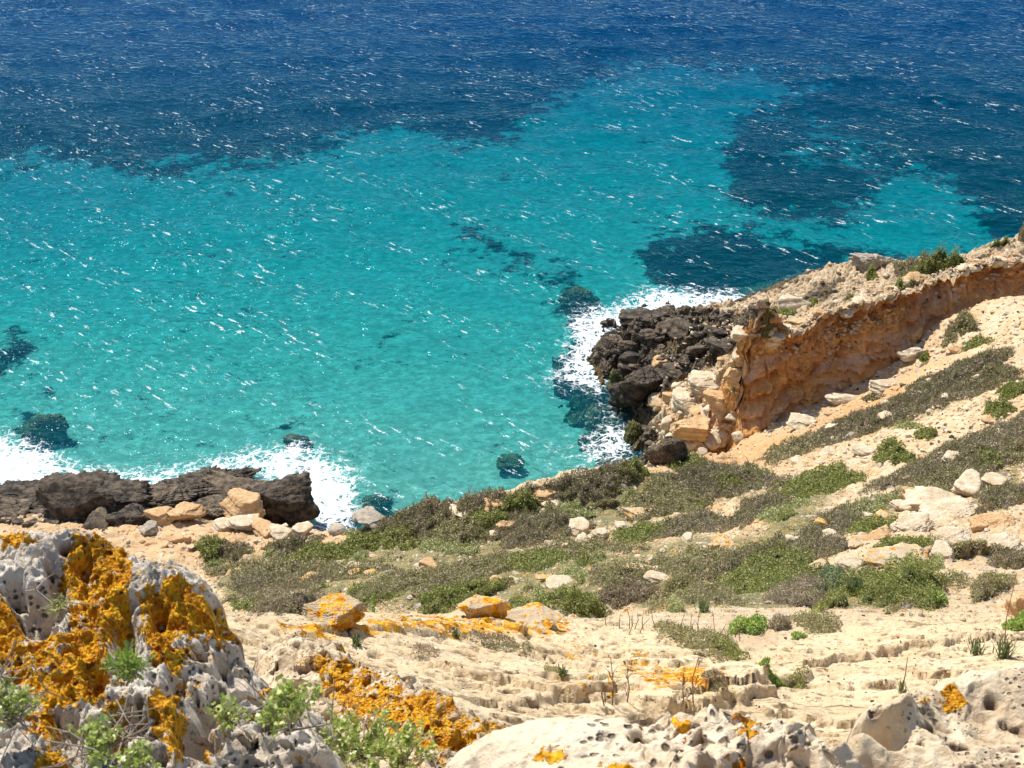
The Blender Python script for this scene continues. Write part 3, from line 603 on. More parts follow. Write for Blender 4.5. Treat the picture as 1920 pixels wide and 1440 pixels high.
B(462,956,72,50,'ochre','big ochre boulder leaning on the black angular sea rock',deep=.8,rz=15,z=1.5,n=6,planes=9,rough=.06,sink=.25)
B(345,965,50,38,'ochre','rounded ochre boulder with a shaded right side on the sand flat',deep=.9,rz=-10,n=6,planes=10,rough=.07,sink=.15)
B(300,976,46,26,'ochre','squat orange-tan boulder left of the rounded ochre boulder',deep=.8,rz=8,n=5,planes=9,rough=.06,sink=.1)
B(282,996,34,24,'grey','small grey-tan boulder below the squat orange-tan boulder',n=5)
B(335,1018,34,16,'ochre','low tan stone with a dark base on the sandy flat','stone','stone',.6,n=4)
B(352,1012,14,18,'ochre','small upright tan stone beside the low tan stone','stone','stone',.8,n=4)
B(455,985,60,26,'pale','pale slab lying under the big ochre boulder',deep=.9,n=5,planes=9)
B(495,1000,52,22,'ochre','reddish tan rock at the foot of the black angular sea rock',n=5)
B(530,1005,40,20,'pale','cream rock beside the reddish tan rock above the foam',n=5)
B(565,1002,38,18,'pale','cream flat rock nearest the bush-topped mound by the foam',n=5)
B(420,995,38,16,'pale','thin pale slab between the ochre boulders and the scrub',n=4)
B(630,1003,34,16,'grey','grey rock at the very edge above the teal water',n=4)
B(700,977,52,26,'grey','grey-brown rock slab at the water edge left of the brown heath',deep=.8,rz=-20,n=5,planes=8)
B(862,968,40,22,'pale','cream boulder with a dark hollow at the hillside edge',n=5,planes=8)
B(885,968,26,14,'pale','small cream stone right of the hollowed cream boulder','stone','stone',n=4)
B(935,958,60,18,'ochre','tan ledge of rock under the green bush at the water edge','rock','rock',.6,n=5)
B(1020,938,44,18,'ochre','tan boulder on the skyline left of the long brown heath',n=5)
B(1038,950,34,10,'pale','thin cream slab under the skyline tan boulder','stone','stone',n=4)
B(946,992,26,36,'ochre','upright tan boulder between two dark bushes',deep=.7,n=5,planes=8)
B(930,1006,24,14,'pale','small cream stone at the foot of the upright tan boulder','stone','stone',n=4)
B(1084,998,38,26,'pale','white-topped boulder with a brown shaded side amid brown heath',n=5,planes=8)
B(1092,1012,30,14,'pale','flat cream stone just below the white-topped boulder','stone','stone',n=4)
B(1060,1028,16,10,'pale','tiny cream stone left below the white-topped boulder','stone','stone',n=4)
B(1128,1004,30,16,'pale','cream stone between white-topped boulder and lichen-stained boulder','stone','stone',n=4)
B(1165,990,28,16,'pale','rounded white stone beside the lichen-stained boulder','stone','stone',n=4)
B(1192,975,48,26,'lich','flat boulder with an orange lichen stain in the middle scrub',n=5,planes=8)
B(808,1066,34,30,'ochre','tan upright block facing left in the olive scrub',deep=.7,n=5,planes=7)
B(660,1062,24,12,'pale','small pale stone in scrub right of the left shore','stone','stone',n=4)
B(578,1086,32,14,'lichfull','stone capped with orange lichen in the lower left scrub','stone','stone',n=4)
B(695,1080,28,9,'lichfull','flat orange lichened stone left of the tan upright block','stone','stone',n=4)
B(664,1078,20,8,'lichfull','tiny lichened stone near the flat orange one','stone','stone',n=4)
B(1018,1084,22,14,'lichfull','small stone with orange lichen amid the central scrub','stone','stone',n=4)
B(1040,1097,46,16,'pale','pale oval stone under the small lichened one in central scrub','stone','stone',n=4)
B(1200,1072,60,16,'lich','long low stone with orange stain near the big olive bush','stone','stone',.6,n=5)
B(1235,1088,60,18,'pale','flat pale slab with dark underside above the limestone path','stone','stone',.6,n=5)
B(1355,1021,34,18,'lichfull','bright orange lichen-covered stone left of the grey heath','stone','stone',.8,n=5)
B(1335,1030,22,18,'ochre','brown stone touching the bright orange lichen-covered stone','stone','stone',n=4)
B(1484,1018,24,20,'pale','round white stone in the middle of the grey heath','stone','stone',n=4)
B(1550,992,30,22,'lichfull','stone with an orange cap in the grey heath band','stone','stone',n=5)
B(1562,1004,34,14,'pale','pale stone under the orange-capped stone','stone','stone',n=4)
B(1632,972,24,22,'pale','pale leaning stone left of the rust-edged stone','stone','stone',n=4)
B(1655,976,36,18,'lichfull','rust-orange edged slab on green scrub','stone','stone',n=4)
B(1604,1022,30,12,'lich','faint orange stone below the heath band','stone','stone',n=4)
B(1668,1056,95,30,'lich','wide low limestone outcrop with yellow lichen behind the large bush','outcrop','outcrop',.7,n=6)
B(1590,1064,40,16,'pale','cream stones heap left of the wide low outcrop','stone','stone',n=4)
B(1540,1062,34,12,'lich','yellow stained stone right of the green thicket','stone','stone',n=4)
B(1705,938,32,46,'ochre','pinkish upright stone between scrub and the pale rock ledges',deep=.7,n=5,planes=8)
B(1685,955,30,16,'pale','cream stone at the foot of the pinkish upright stone','stone','stone',n=4)
B(1750,945,90,34,'pale','broad cream rock slab right of the pinkish upright stone',deep=.8,rz=-15,n=6,planes=8)
B(1822,924,52,34,'pale','cream block left of the square block under the heath',n=5,planes=8)
B(1858,910,38,28,'pale','square-cut cream block with a shaded front at the right',deep=.8,n=5,planes=6,rough=.04)
B(1835,990,30,20,'ochre','brown faced rock on the bare ledges at right',n=4)
B(1865,1010,20,16,'ochre','small brown stone on the bare ledges right of the brown faced rock','stone','stone',n=4)
B(1770,1048,50,24,'pale','cream boulder with dark base beside the grassy patch at right',n=5)
B(1916,1140,44,60,'ochre','tan boulder cut by the right edge above the green tuft',n=5)
B(1665,760,20,10,'pale','small pale stone on the bare slope','stone','stone',n=4)
B(1660,784,30,14,'pale','pale stone at the tip of the upper grey heath band','stone','stone',n=4)
B(1620,850,44,14,'pale','low pale boulder left of the round green bush','boulder','boulder',n=4)
B(1790,862,34,22,'pale','rounded cream boulder at the upper rim of the big heath band',n=5)
B(1500,800,44,22,'pale','cream rock on the lip by the cliff foot',n=5)
B(1590,752,50,14,'pale','smooth cream rock lip below the orange cliff','rock','rock',.6,n=5,planes=9)
B(1655,725,56,18,'pale','rounded cream outcrop at the foot of the orange cliff','outcrop','outcrop',.7,n=6,planes=9)
B(1715,668,40,30,'pale','blocky cream outcrop on the slope below the cliff arch','outcrop','outcrop',.7,n=6,planes=9)
B(1205,603,80,40,'dark','black square-topped block at the seaward tip of the headland','rock','sea_rock',.55,rz=-4,z=1.2,n=6,planes=6,rough=.05,sink=.3)
B(1302,607,40,26,'dark','small black rock in front of the white surf','rock','sea_rock',.8,z=1.6,n=5,planes=9)
B(1346,652,36,34,'dark','dark reddish block on the rubble of the headland','rock','rock',.8,n=5,planes=7,rough=.05)
B(1416,590,46,44,'brown','brown square block at the landward end of the surf','rock','rock',.8,rz=5,n=6,planes=8,rough=.08)
B(1486,572,54,26,'pale','cream flat-topped block on the headland beside a green bush',deep=.8,n=5,planes=7,rough=.05)
B(1442,634,70,44,'pale','large cream boulder perched on the corner of the orange cliff',deep=.8,rz=12,n=6,planes=9,rough=.06,sink=.3)
B(1398,628,56,28,'pale','cream cap rock left of the perched boulder','boulder','boulder',.8,n=6,planes=9)
B(1243,688,28,20,'ochre','pale olive-yellow stone on the dark headland rubble','stone','stone',n=4)
B(1200,735,70,86,'dark','black hollow-sided rock on the cove side of the headland','rock','rock',.8,z=.4,n=6,planes=8,rough=.12)
B(1150,655,70,60,'brown','olive-brown sloping rock at the foaming tip','rock','rock',.9,z=.4,n=6,planes=14,rough=.16)
B(1308,808,66,46,'ochre','big tan boulder low on the broken nose of the headland',n=6,planes=9)
B(1262,850,70,60,'brown','grey-brown knobbly rock above the small dark inlet','rock','rock',.9,n=6,planes=16,rough=.14)
B(1385,820,26,26,'pale','white stone at the base of the orange cliff','stone','stone',n=4)
B(1632,500,60,30,'grey','rough grey rock knob on the sea side of the headland','rock','rock',.8,n=6,planes=16,rough=.16)
B(1695,592,10,10,'pale','tiny stone on cliff lip','stone','stone',n=3) if False else None
B(1392,675,44,36,'ochre','tan block jutting from the left corner of the orange cliff','rock','rock',.9,n=6,planes=8)
B(1378,728,40,46,'ochre','reddish tan block halfway down the left corner of the cliff','rock','rock',.9,n=6,planes=8)
B(1352,770,56,50,'ochre','big tan block low on the left corner of the cliff','rock','rock',.9,n=6,planes=8)
B(1395,770,40,60,'ochre','tall tan rib against the foot of the orange cliff','rock','rock',.9,n=6,planes=10)
B(1330,720,50,34,'pale','cream block in the upper rockfall beside the dark reddish block','rock','rock',.9,n=6,planes=8)
B(1290,760,60,40,'pale','cream angular slab in the middle of the rockfall','rock','rock',.9,n=6,planes=8)
for i, (x, y, w_, h_) in enumerate([(1720,988,130,20),(1800,962,140,24),(1868,985,130,22),(1790,1008,120,16),(1885,1022,110,20),(1650,1010,80,12),(1880,900,70,14)]):
    B(x,y,w_*.72,h_,['pale','pale','ochre'][i%3],['long cream ledge at the lower left of the bare ledges','widest cream ledge of the bare rock at right','cream ledge under the widest one near the right edge','thin cream ledge below the bare ledges','lowest cream ledge touching the right edge','short cream ledge right of the green patch','cream ledge within the big heath band at the right edge'][i],'ledge','rock_ledge',.7,rz=34,n=6,planes=18,rough=.15,sink=.62)
B(618,1158,84,40,'lichfull','orange-yellow lichened hump on the far left edge of the slab','rock','rock',.8,n=6,planes=12,rough=.12,sink=.35)
B(898,1146,72,42,'lichfull','orange lichened block standing on the crest of the slab','rock','rock',.8,n=6,planes=8,rough=.1,sink=.3)
B(1000,1160,110,28,'lich','low cream hump right of the orange lichened block on the crest','rock','rock',.8,n=6,planes=14,rough=.1,sink=.4)
# submerged rocks
B(955,880,64,24,'reef','dark weedy rock under clear water in the middle of the cove','rock','submerged_rock',1.1,z=-1.7,n=6,planes=40,rough=.24,sharp=9,sink=.0,lift=.15)
B(562,852,66,40,'reef','brown submerged rock breaking the foam left of centre','rock','submerged_rock',.7,z=-1.5,n=6,planes=40,rough=.24,sharp=9,sink=.0,lift=.2)
B(86,830,100,60,'reef','dark reef rock under the waves at far left','rock','submerged_rock',.8,z=-2.2,n=6,planes=40,rough=.24,sharp=9,sink=.0,lift=.1)
B(705,962,80,36,'reef','greenish submerged rock close to the shore beside the foam','rock','submerged_rock',.8,z=-1.6,n=6,planes=40,rough=.24,sharp=9,sink=.0,lift=.1)
B(1085,582,110,56,'reef','olive weedy reef awash off the headland tip','rock','submerged_rock',.7,rz=-25,z=-2.3,n=6,planes=40,rough=.24,sharp=9,sink=.0,lift=.1)
B(1160,735,46,90,'reef','olive wet ledge along the cove side of the headland','rock','submerged_rock',1.6,rz=10,z=-.55,n=6,planes=40,rough=.24,sharp=9,sink=.25)
B(1190,820,44,80,'reef','yellow-green wet ledge by the narrow inlet','rock','submerged_rock',1.6,rz=10,z=-.55,n=6,planes=40,rough=.24,sharp=9,sink=.25)
# broken blocks: shared shapes, one object per block
def protos(names, mats, cnt, **kw):
    r = []
    for m in mats:
        for i in range(cnt):
            V, F = rock_verts(4, 3000+len(r)*13+hash(names) % 1, (1, 1, .75), planes=random.choice([7, 9, 12]), rough=.08, bedding=.03); V[:, 2] -= V[:, 2].min()
            r.append(mesh(names, V, F, M[m]))
    return r
def scatter(name, label, cat, group, pr, pts, smin, smax, g, flat=(.5, 1.), sink=.3):
    P, ok = spot(pts[:, 0], pts[:, 1])
    for i in range(len(P)):
        if not ok[i]: continue
        t = np.linalg.norm(P[i]-np.array([0, 0, CZ])); s_ = t*.0004*(smin*(smax/smin)**(g.random()**1.8))
        o = bpy.data.objects.new(name, pr[g.integers(len(pr))]); COL.objects.link(o)
        o.location = (P[i][0], P[i][1], P[i][2]-s_*sink); o.scale = (s_*g.uniform(.8, 1.3), s_*g.uniform(.7, 1.1), s_*g.uniform(*flat))
        o.rotation_euler = (g.uniform(-.35, .35), g.uniform(-.35, .35), g.uniform(0, 6.28)); tag(o, label, cat, group)
def inpoly(pts, n, g, jit=0):
    a = np.array(pts, float); out = []
    m = poly(pts)
    while len(out) < n:
        x = g.uniform(a[:, 0].min(), a[:, 0].max()); y = g.uniform(a[:, 1].min(), a[:, 1].max())
        if look(m, x, y) > .5: out.append((x, y))
    return np.array(out)
g = np.random.default_rng(22)
pd = protos('rubble_block', ['dark', 'brown', 'brown'], 3); pc = protos('rubble_block', ['ochre', 'pale', 'ochre', 'pale'], 3)
scatter('rubble_block', 'dark brown angular block in the rubble covering the low tip of the headland', 'rock', 'dark blocks on the headland tip', pd, inpoly([(1150,640),(1220,620),(1380,610),(1370,660),(1290,700),(1210,760),(1170,700)], 95, g), 12, 52, g)
scatter('rubble_block', 'tan broken block in the sunlit rockfall left of the orange cliff', 'rock', 'tan blocks of the rockfall', pc, inpoly([(1230,760),(1290,700),(1375,670),(1395,700),(1380,820),(1300,860),(1240,870)], 105, g), 8, 42, g)
scatter('rubble_block', 'cream block along the crumbling upper lip of the orange cliff', 'rock', 'blocks along the cliff lip', pc, inpoly([(1400,628),(1480,600),(1560,575),(1640,545),(1760,510),(1915,470),(1915,492),(1760,532),(1640,570),(1480,622)], 110, g), 7, 30, g)
scatter('rubble_block', 'dark rock in the jumble along the left waterline', 'rock', 'dark rocks on the left shore', pd, inpoly([(0,925),(180,925),(340,930),(560,985),(330,950),(250,1000),(0,985)], 90, g), 12, 60, g)
scatter('shore_rock', 'large black block of the broken left shore', 'rock', 'big dark blocks of the left shore', pd, inpoly([(0,925),(190,920),(340,935),(500,935),(560,965),(340,965),(240,985),(0,985)], 34, g), 26, 70, g, flat=(.4, .7), sink=.2)
ps = protos('stone', ['pale', 'ochre', 'pale', 'grey'], 3)
hillp = [(640,1010),(1040,930),(1240,890),(1500,800),(1640,720),(1780,600),(1915,570),(1915,1180),(1700,1140),(1400,1150),(1000,1150),(480,1150),(400,1060)]
scatter('stone', 'small pale limestone stone lying loose on the scrubby hillside', 'stone', 'loose stones on the hillside', ps, inpoly(hillp, 290, g), 7, 30, g)
scatter('stone', 'small tan stone on the sandy flat behind the lichen rock', 'stone', 'loose stones on the sandy flat', ps, inpoly([(260,985),(600,985),(640,1020),(450,1035),(360,1040),(280,1020)], 60, g), 6, 26, g)
# gravel too fine to count
def gravel(name, label, pts, mats, lo, hi, g, sub=1, flt=None):
    P, ok = spot(pts[:, 0], pts[:, 1]); 
    if flt is not None: ok = ok & ((look(DARK, pts[:, 0], pts[:, 1]) > .4) == flt)
    P = P[ok]; d, F = ico(sub); n = len(P)
    t = np.linalg.norm(P-np.array([0, 0, CZ]), axis=1); s_ = t*.0004*(lo*(hi/lo)**(g.random(n)**2))
    dirs = g.normal(size=(n, 8, 3)); dirs /= np.linalg.norm(dirs, axis=2)[..., None]
    q = np.maximum(np.einsum('vk,npk->nvp', d, dirs), 0)/g.uniform(.6, 1, (n, 1, 8)); r = np.minimum(1/np.maximum(q.max(2), .7), 1.3)
    V = d[None]*r[..., None]*(g.uniform(.6, 1.2, (n, 1, 3))*np.array([1, 1, .6]))*s_[:, None, None]*.5+P[:, None]
    Fa = (F[None]+(np.arange(n)*len(d))[:, None, None]).reshape(-1, 3); mi = np.repeat(g.integers(0, len(mats), n), len(F))
    o = link(name, mesh(name, V.reshape(-1, 3), Fa, [M[m] for m in mats], smooth=False, mi=mi)); tag(o, label, kind='stuff')
allp = inpoly(hillp, 1, g)
def cloud(n, g, x0, x1, y0, y1): return np.stack([g.uniform(x0, x1, n), g.uniform(y0, y1, n)], 1)
gravel('gravel', 'loose pale stones and gravel over the hillside', cloud(15000, g, -40, 2050, 850, 1170), ['pale', 'ochre', 'pale', 'grey'], 2.5, 13, g)
gravel('gravel', 'broken stone littering the slope under the cliff', cloud(5500, g, 1240, 2050, 600, 900), ['pale', 'ochre', 'pale'], 2.5, 12, g)
gravel('rubble', 'fine dark and tan rubble over the headland', cloud(6000, g, 1130, 1950, 470, 860), ['pale', 'ochre', 'pale', 'brown'], 3, 14, g, flt=False)
gravel('rubble', 'small dark stones filling the low tip of the headland', cloud(4500, g, 1130, 1600, 540, 880), ['dark', 'brown', 'brown'], 4, 20, g, flt=True)
gravel('grit', 'small chips of stone on the limestone slab', cloud(2500, g, 480, 1950, 1150, 1345), ['pale', 'ochre', 'brown'], 1.5, 8, g)
# ------------------------------------------------------------------ scrub
def leaves(P, size, g, up=.5, asp=.5, stick=False):
    n = len(P); a = g.normal(size=(n, 3)); a[:, 2] = np.abs(a[:, 2])*(.3 if not stick else 2.6)+(.25 if stick else 0); a /= np.linalg.norm(a, axis=1)[:, None]
    b = np.cross(a, g.normal(size=(n, 3))); b /= np.linalg.norm(b, axis=1)[:, None]
    s_ = (size*g.uniform(.6, 1.4, n))[:, None] if np.ndim(size) else size*g.uniform(.6, 1.4, n)[:, None]
    a = a*s_; b = b*s_*asp
    V = np.stack([P-a*.5, P+b*.5, P+a*.5, P-b*.5], 1)
    return V.reshape(-1, 3), (np.arange(n)[:, None]*4+np.arange(4))
SH = {'heath': ('heath', 'heathshell'), 'green': ('green', 'greenshell'), 'olive': ('olive', 'oliveshell'), 'pale': ('pale_green', 'paleshell'), 'bright': ('bright', 'greenshell'), 'straw': ('straw', 'heathshell'), 'grass': ('grass', 'greenshell')}
_mt = [0]
def lumpf(x, y): return .85+.75*vn(x*1.5, y*1.5, 901)+.55*vn(x*3.8, y*3.8, 902)+.25*vn(x*9, y*9, 903)
def mat_(cx, cy, rx, ry, ang, kind, h, label, group=None, dens=1., name='shrub', cat='shrub'):
    _mt[0] += 1; g = np.random.default_rng(900+_mt[0]); a = R(ang); h = h*(1.15 if ('skyline' in label or 'water' in label) and cy > 850 else .72); rx *= .94; ry *= .9; cy -= 7*(('skyline' in label or 'water' in label) and cy > 850); ca, sa = math.cos(a), math.sin(a)
    ph = g.uniform(0, 6.28, 4)
    def edge(th): return 1+.13*np.sin(3*th+ph[0])+.10*np.sin(5*th+ph[1])+.07*np.sin(9*th+ph[2])+.05*np.sin(15*th+ph[3])
    def topx(u, v): return cx+u*rx*ca-v*ry*sa, cy+u*rx*sa+v*ry*ca
    c0, ok = spot(cx, cy)
    if 'lip' in label: c0 = c0+np.array([0, .75, 0]); c0[2] = hgt(c0[0], c0[1])
    if not ok: return
    t = float(np.linalg.norm(c0-np.array([0, 0, CZ])))
    # local frame on the ground, measured from the photograph at four points
    ex = (spot(*topx(.8, 0))[0]-spot(*topx(-.8, 0))[0])/1.6; ey = (spot(*topx(0, .8))[0]-spot(*topx(0, -.8))[0])/1.6
    m0 = t*.0004; lims = (2.6*max(rx, ry)*m0,)*2 if cy > 600 else (1.25*rx*m0, 2.0*ry*m0)
    for e, lim in zip((ex, ey), lims):
        L = np.linalg.norm(e)
        if L > lim: e *= lim/L
    def ground(u, v):
        x = c0[0]+ex[0]*u+ey[0]*v; y = c0[1]+ex[1]*u+ey[1]*v; z = hgt(x, y); z = np.clip(z, c0[2]-.8, c0[2]+.8) if rx < 24 else z; return np.stack([x, y, z], -1)
    def dome(rr): return np.sqrt(np.clip(1-rr**2.4, 0, 1))
    # woody shell
    k = 11 if rx < 30 else 19; th = np.linspace(0, 2*math.pi, 4*k, endpoint=False); rr = np.linspace(0, 1, k)
    T_, R_ = np.meshgrid(th, rr); E = edge(T_); U, Vv = R_*E*np.cos(T_), R_*E*np.sin(T_)
    G = ground(U, Vv); lump = lumpf(G[..., 0], G[..., 1])
    G[..., 2] = np.maximum(G[..., 2], c0[2]-(1.0 if cy < 600 else 9)); G[..., 2] += h*.72*dome(R_)*lump-.06
    sv = G.reshape(-1, 3); m_ = 4*k; i = np.arange(k*m_).reshape(k, m_)
    sf = np.stack([i[:-1], np.roll(i[:-1], -1, 1), np.roll(i[1:], -1, 1), i[1:]], -1).reshape(-1, 4)
    n = int(min(15000, max(250, dens*1.15*math.pi*rx*ry)))
    r_ = np.sqrt(g.random(n))*1.04; tt_ = g.uniform(0, 6.283, n); e_ = edge(tt_); u, v = r_*e_*np.cos(tt_), r_*e_*np.sin(tt_)
    P = ground(u, v); lump = lumpf(P[:, 0], P[:, 1])
    P[:, 2] = np.maximum(P[:, 2], c0[2]-(1.0 if cy < 600 else 9)); P[:, 2] += h*dome(np.minimum(r_, 1))*lump*g.uniform(.62, 1.14, n)+g.uniform(0, .06, n)*h
    ls = np.clip(t*.00145, .012, .095)*(1.15 if kind in ('pale', 'bright') else 1)
    lv, lf = leaves(P, ls, g, asp=.55)
    ns = n//3 if kind in ('heath', 'straw', 'grass') else n//9
    sv2, sf2 = leaves(P[:ns]+[0, 0, ls*.6], ls*2.8, g, asp=.12, stick=True)
    V = np.concatenate([sv, lv, sv2])-c0; F = np.concatenate([sf, lf+len(sv), sf2+len(sv)+len(lv)])
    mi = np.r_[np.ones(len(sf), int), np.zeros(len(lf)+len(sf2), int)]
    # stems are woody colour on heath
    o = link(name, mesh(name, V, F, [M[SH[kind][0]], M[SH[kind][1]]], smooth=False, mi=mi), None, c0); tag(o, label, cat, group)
S = mat_
S(1790,722,135,36,-17,'heath',.35,'widest grey heath mat below the bare slope at the right edge')
S(1850,705,60,20,-17,'olive',.35,'greenish patch on the upper end of the widest grey heath mat')
S(1625,790,140,24,-19,'heath',.32,'long narrow grey heath mat running up to the widest one')
S(1480,850,66,17,-20,'olive',.3,'olive end of the long narrow heath mat near the cliff foot')
S(1425,955,80,34,-24,'heath',.35,'grey heath mat left of the bright green low thicket')
S(1530,918,95,27,-15,'green',.4,'bright green low thicket below the stony slope')
S(1455,970,42,16,-10,'pale',.35,'pale grey-green cushion under the bright green low thicket')
S(1810,862,180,44,-21,'heath',.4,'big dark heath band reaching the right edge above the square block')
S(1760,905,110,26,-18,'olive',.35,'olive lower rim of the big dark heath band')
S(1848,866,34,20,0,'green',.45,'round green bush inside the big dark heath band')
S(1902,862,34,20,0,'olive',.45,'olive bush at the right edge inside the big heath band')
S(1668,862,32,21,0,'green',.6,'isolated round dark green bush on the stony slope')
S(1710,872,30,11,5,'green',.3,'low green spread right of the isolated round bush')
S(1735,822,24,13,-10,'green',.35,'small green bush above the isolated round one')
S(1870,775,34,13,-15,'green',.35,'small green bush on the stony slope near the right edge')
S(1905,732,44,17,-14,'green',.35,'green bush at the right edge beside the widest heath mat')
S(1695,802,34,8,-8,'pale',.2,'thin grey-green tuft under the long narrow heath mat')
S(1785,840,20,12,0,'pale',.3,'small yellow-green herb tuft above the big heath band')
S(1340,905,120,36,-8,'heath',.4,'broad brown heath below the broken nose of the headland')
S(1365,912,32,22,0,'green',.5,'dark green bush at the right of the broad brown heath')
S(1410,890,36,14,0,'pale',.3,'pale herb patch right of the broad brown heath')
S(1118,925,92,26,-15,'heath',.45,'long brown heath on the skyline above the cove')
S(1175,905,46,16,-10,'green',.4,'green crown at the right end of the skyline heath')
S(1292,872,40,12,0,'green',.35,'low green mat under the knobbly rock of the headland')
S(1240,958,80,30,-12,'olive',.4,'olive scrub patch between skyline heath and lichen-stained boulder')
S(1000,988,96,36,-8,'heath',.5,'twiggy brown heath mound in the middle of the shore scrub')
S(975,960,40,17,-5,'green',.5,'dark green bush on the skyline beside the tan ledge')
S(1075,975,38,20,0,'pale',.4,'grey-green rounded bush left of the white-topped boulder')
S(905,985,48,28,-10,'green',.5,'green bush left of the upright tan boulder')
S(820,978,80,26,-4,'heath',.45,'brown heath on the skyline left of the hollowed cream boulder')
S(770,995,70,30,-5,'heath',.45,'brown heath mound nearest the teal submerged rock')
S(745,1010,42,24,0,'green',.5,'dark green bush under the brown heath mound')
S(690,1018,52,14,-6,'green',.3,'low green mat near the grey-brown rock slab')
S(860,1010,60,24,0,'olive',.4,'olive scrub in front of the green bush by the water')
S(815,1025,34,10,0,'pale',.3,'pale herb cushion right below the dark green bush')
S(860,1035,40,10,0,'pale',.3,'second pale herb cushion, nearer the middle')
S(1210,1005,70,22,-14,'green',.4,'green thicket below the lichen-stained boulder')
S(1290,985,80,24,-14,'heath',.4,'heath strip right of the lichen-stained boulder')
S(1100,1035,110,16,-6,'olive',.3,'thin olive strip across the central slope')
S(395,1030,28,20,0,'green',.6,'round dark green bush on the sandy flat')
S(435,1033,44,14,5,'heath',.3,'grey-brown spread right of the round bush on the sandy flat')
S(545,1020,56,14,-8,'heath',.3,'grey heath above the left scrub near the cream rocks')
S(602,1000,26,18,0,'olive',.5,'olive mound on the rock edge by the foam')
S(600,1035,70,18,-6,'green',.35,'green mat behind the left scrub')
S(500,1065,120,18,-4,'olive',.35,'long olive mat in the left scrub')
S(520,1088,110,16,-4,'heath',.3,'grey heath strip below the long olive mat')
S(650,1065,70,16,-6,'olive',.3,'olive strip right of the lichened stones')
S(475,1138,42,14,0,'green',.4,'dark green bush against the lichen rock edge')
S(560,1150,90,14,0,'heath',.3,'grey scrub just behind the limestone slab at left')
S(880,1078,120,26,-12,'olive',.4,'large olive mat in the centre slope')
S(985,1062,100,18,-10,'green',.4,'dark green upper rim of the large olive mat')
S(745,1100,110,20,-14,'olive',.35,'olive mat trailing down left of centre')
S(860,1125,90,22,-10,'green',.45,'deep green bush behind the lichened slab crest')
S(690,1125,70,14,-8,'green',.3,'low green mat behind the yellow lichened slab')
S(700,1148,50,12,0,'bright',.25,'yellow-green plants on the back edge of the slab')
S(1160,1082,60,24,-8,'olive',.5,'rounded olive bush in the centre right scrub')
S(1065,1125,70,18,0,'green',.35,'green mat touching the back of the slab')
S(1070,1085,34,14,0,'pale',.35,'pale grey-green cushion left of the rounded olive bush')
S(1300,1060,90,18,-10,'olive',.35,'olive strip above the green thicket by the path')
S(1420,1045,90,15,-12,'heath',.3,'grey heath strip left of the round white stone')
S(1520,1035,80,16,-8,'heath',.35,'dark heath patch below the orange-capped stone')
S(1570,985,110,26,-24,'heath',.4,'grey heath streak running up past the orange-capped stone')
S(1610,965,70,18,-15,'pale',.35,'grey-green mat above the rust-edged slab')
S(1630,1000,60,20,-8,'green',.4,'green patch around the rust-edged slab')
S(1690,1030,80,14,-10,'green',.35,'green strip above the wide low outcrop')
S(1810,1030,70,9,-5,'olive',.2,'thin olive strip on the bare ledges')
S(1885,935,60,17,-8,'heath',.35,'grey heath under the square-cut block')
S(1745,1070,26,14,0,'pale',.35,'pale tuft right of the wide low outcrop')
S(1410,1108,150,28,-9,'green',.45,'long green thicket above the limestone path')
S(1290,1122,80,22,-6,'olive',.4,'olive left end of the long green thicket')
S(1175,1125,60,16,-4,'straw',.3,'dry tufty patch at the back of the slab')
S(1500,1128,60,20,0,'straw',.35,'straw-coloured tuft between thicket and largest bush')
S(1555,1095,60,28,0,'grass',.4,'grassy blue-green clump left of the largest bush')
S(1680,1108,98,38,3,'green',.55,'largest dark green bush standing over the limestone path')
S(1750,1135,26,14,10,'bright',.25,'yellow-green fringe at the right foot of the largest bush')
S(1405,1177,38,19,-5,'bright',.22,'fresh green bush growing on the limestone path')
S(1462,1182,22,20,0,'straw',.25,'dry grey twigs beside the fresh green bush')
S(1530,1176,50,18,10,'olive',.22,'yellowish low bush right of the dry twigs')
S(1497,1195,14,14,0,'bright',.15,'tiny green tuft between dry twigs and yellowish bush')
S(1300,1200,95,24,14,'olive',.22,'dark mossy mat along the right end of the slab')
S(1360,1222,40,22,16,'green',.2,'greener tip of the dark mossy mat')
S(1448,1273,34,9,38,'bright',.08,'bright green strip in the joint of the limestone path')
S(1495,1282,20,12,-20,'green',.08,'small dark plant under the stone step')
S(1012,938,74,15,-15,'heath',.45,'brown heath at the water edge between the tan skyline boulder and the long heath')
S(905,958,60,12,-10,'heath',.45,'brown heath strip at the water edge right of the hollowed cream boulder')
S(930,1200,64,9,10,'heath',.10,'brown leafy mat added as the shade in a hollow of the slab')  # heath mat put in to darken a shaded hollow
S(1340,1288,24,16,10,'heath',.10,'dark leafy clump added as the shade of a hole near the right end of the slab')  # heath clump put in for a dark, shaded hole
S(800,1225,34,6,0,'straw',.08,'straw coloured dry mat on the left half of the slab')
S(1040,1262,34,8,12,'olive',.07,'flat olive mat in the centre of the slab')
S(1860,1100,44,24,-10,'olive',.35,'olive bush at right between ledges and path')
S(1890,1060,34,40,0,'heath',.4,'grey shrub at the right edge above the tan boulder')
S(1905,1178,26,16,0,'bright',.25,'bright green bush below the tan boulder at the right edge')
S(1790,1092,34,12,0,'olive',.2,'small olive patch right of the largest bush')
S(1715,510,85,18,-12,'heath',1.2,'grey heath on the headland skyline')
S(1755,500,56,14,-8,'green',1.3,'green crown over the grey heath of the headland')
S(1632,524,15,14,0,'green',.5,'small bright bush left of the headland heath')
S(1525,574,27,15,-5,'green',.6,'dark green bush beside the flat-topped cream block')
S(1470,590,30,13,-5,'green',.5,'green bush left of the dark green one on the headland')
S(1444,594,16,10,0,'olive',.4,'little olive bush behind the perched boulder')
S(1692,552,13,17,0,'green',.6,'green bush hanging on the cliff lip')
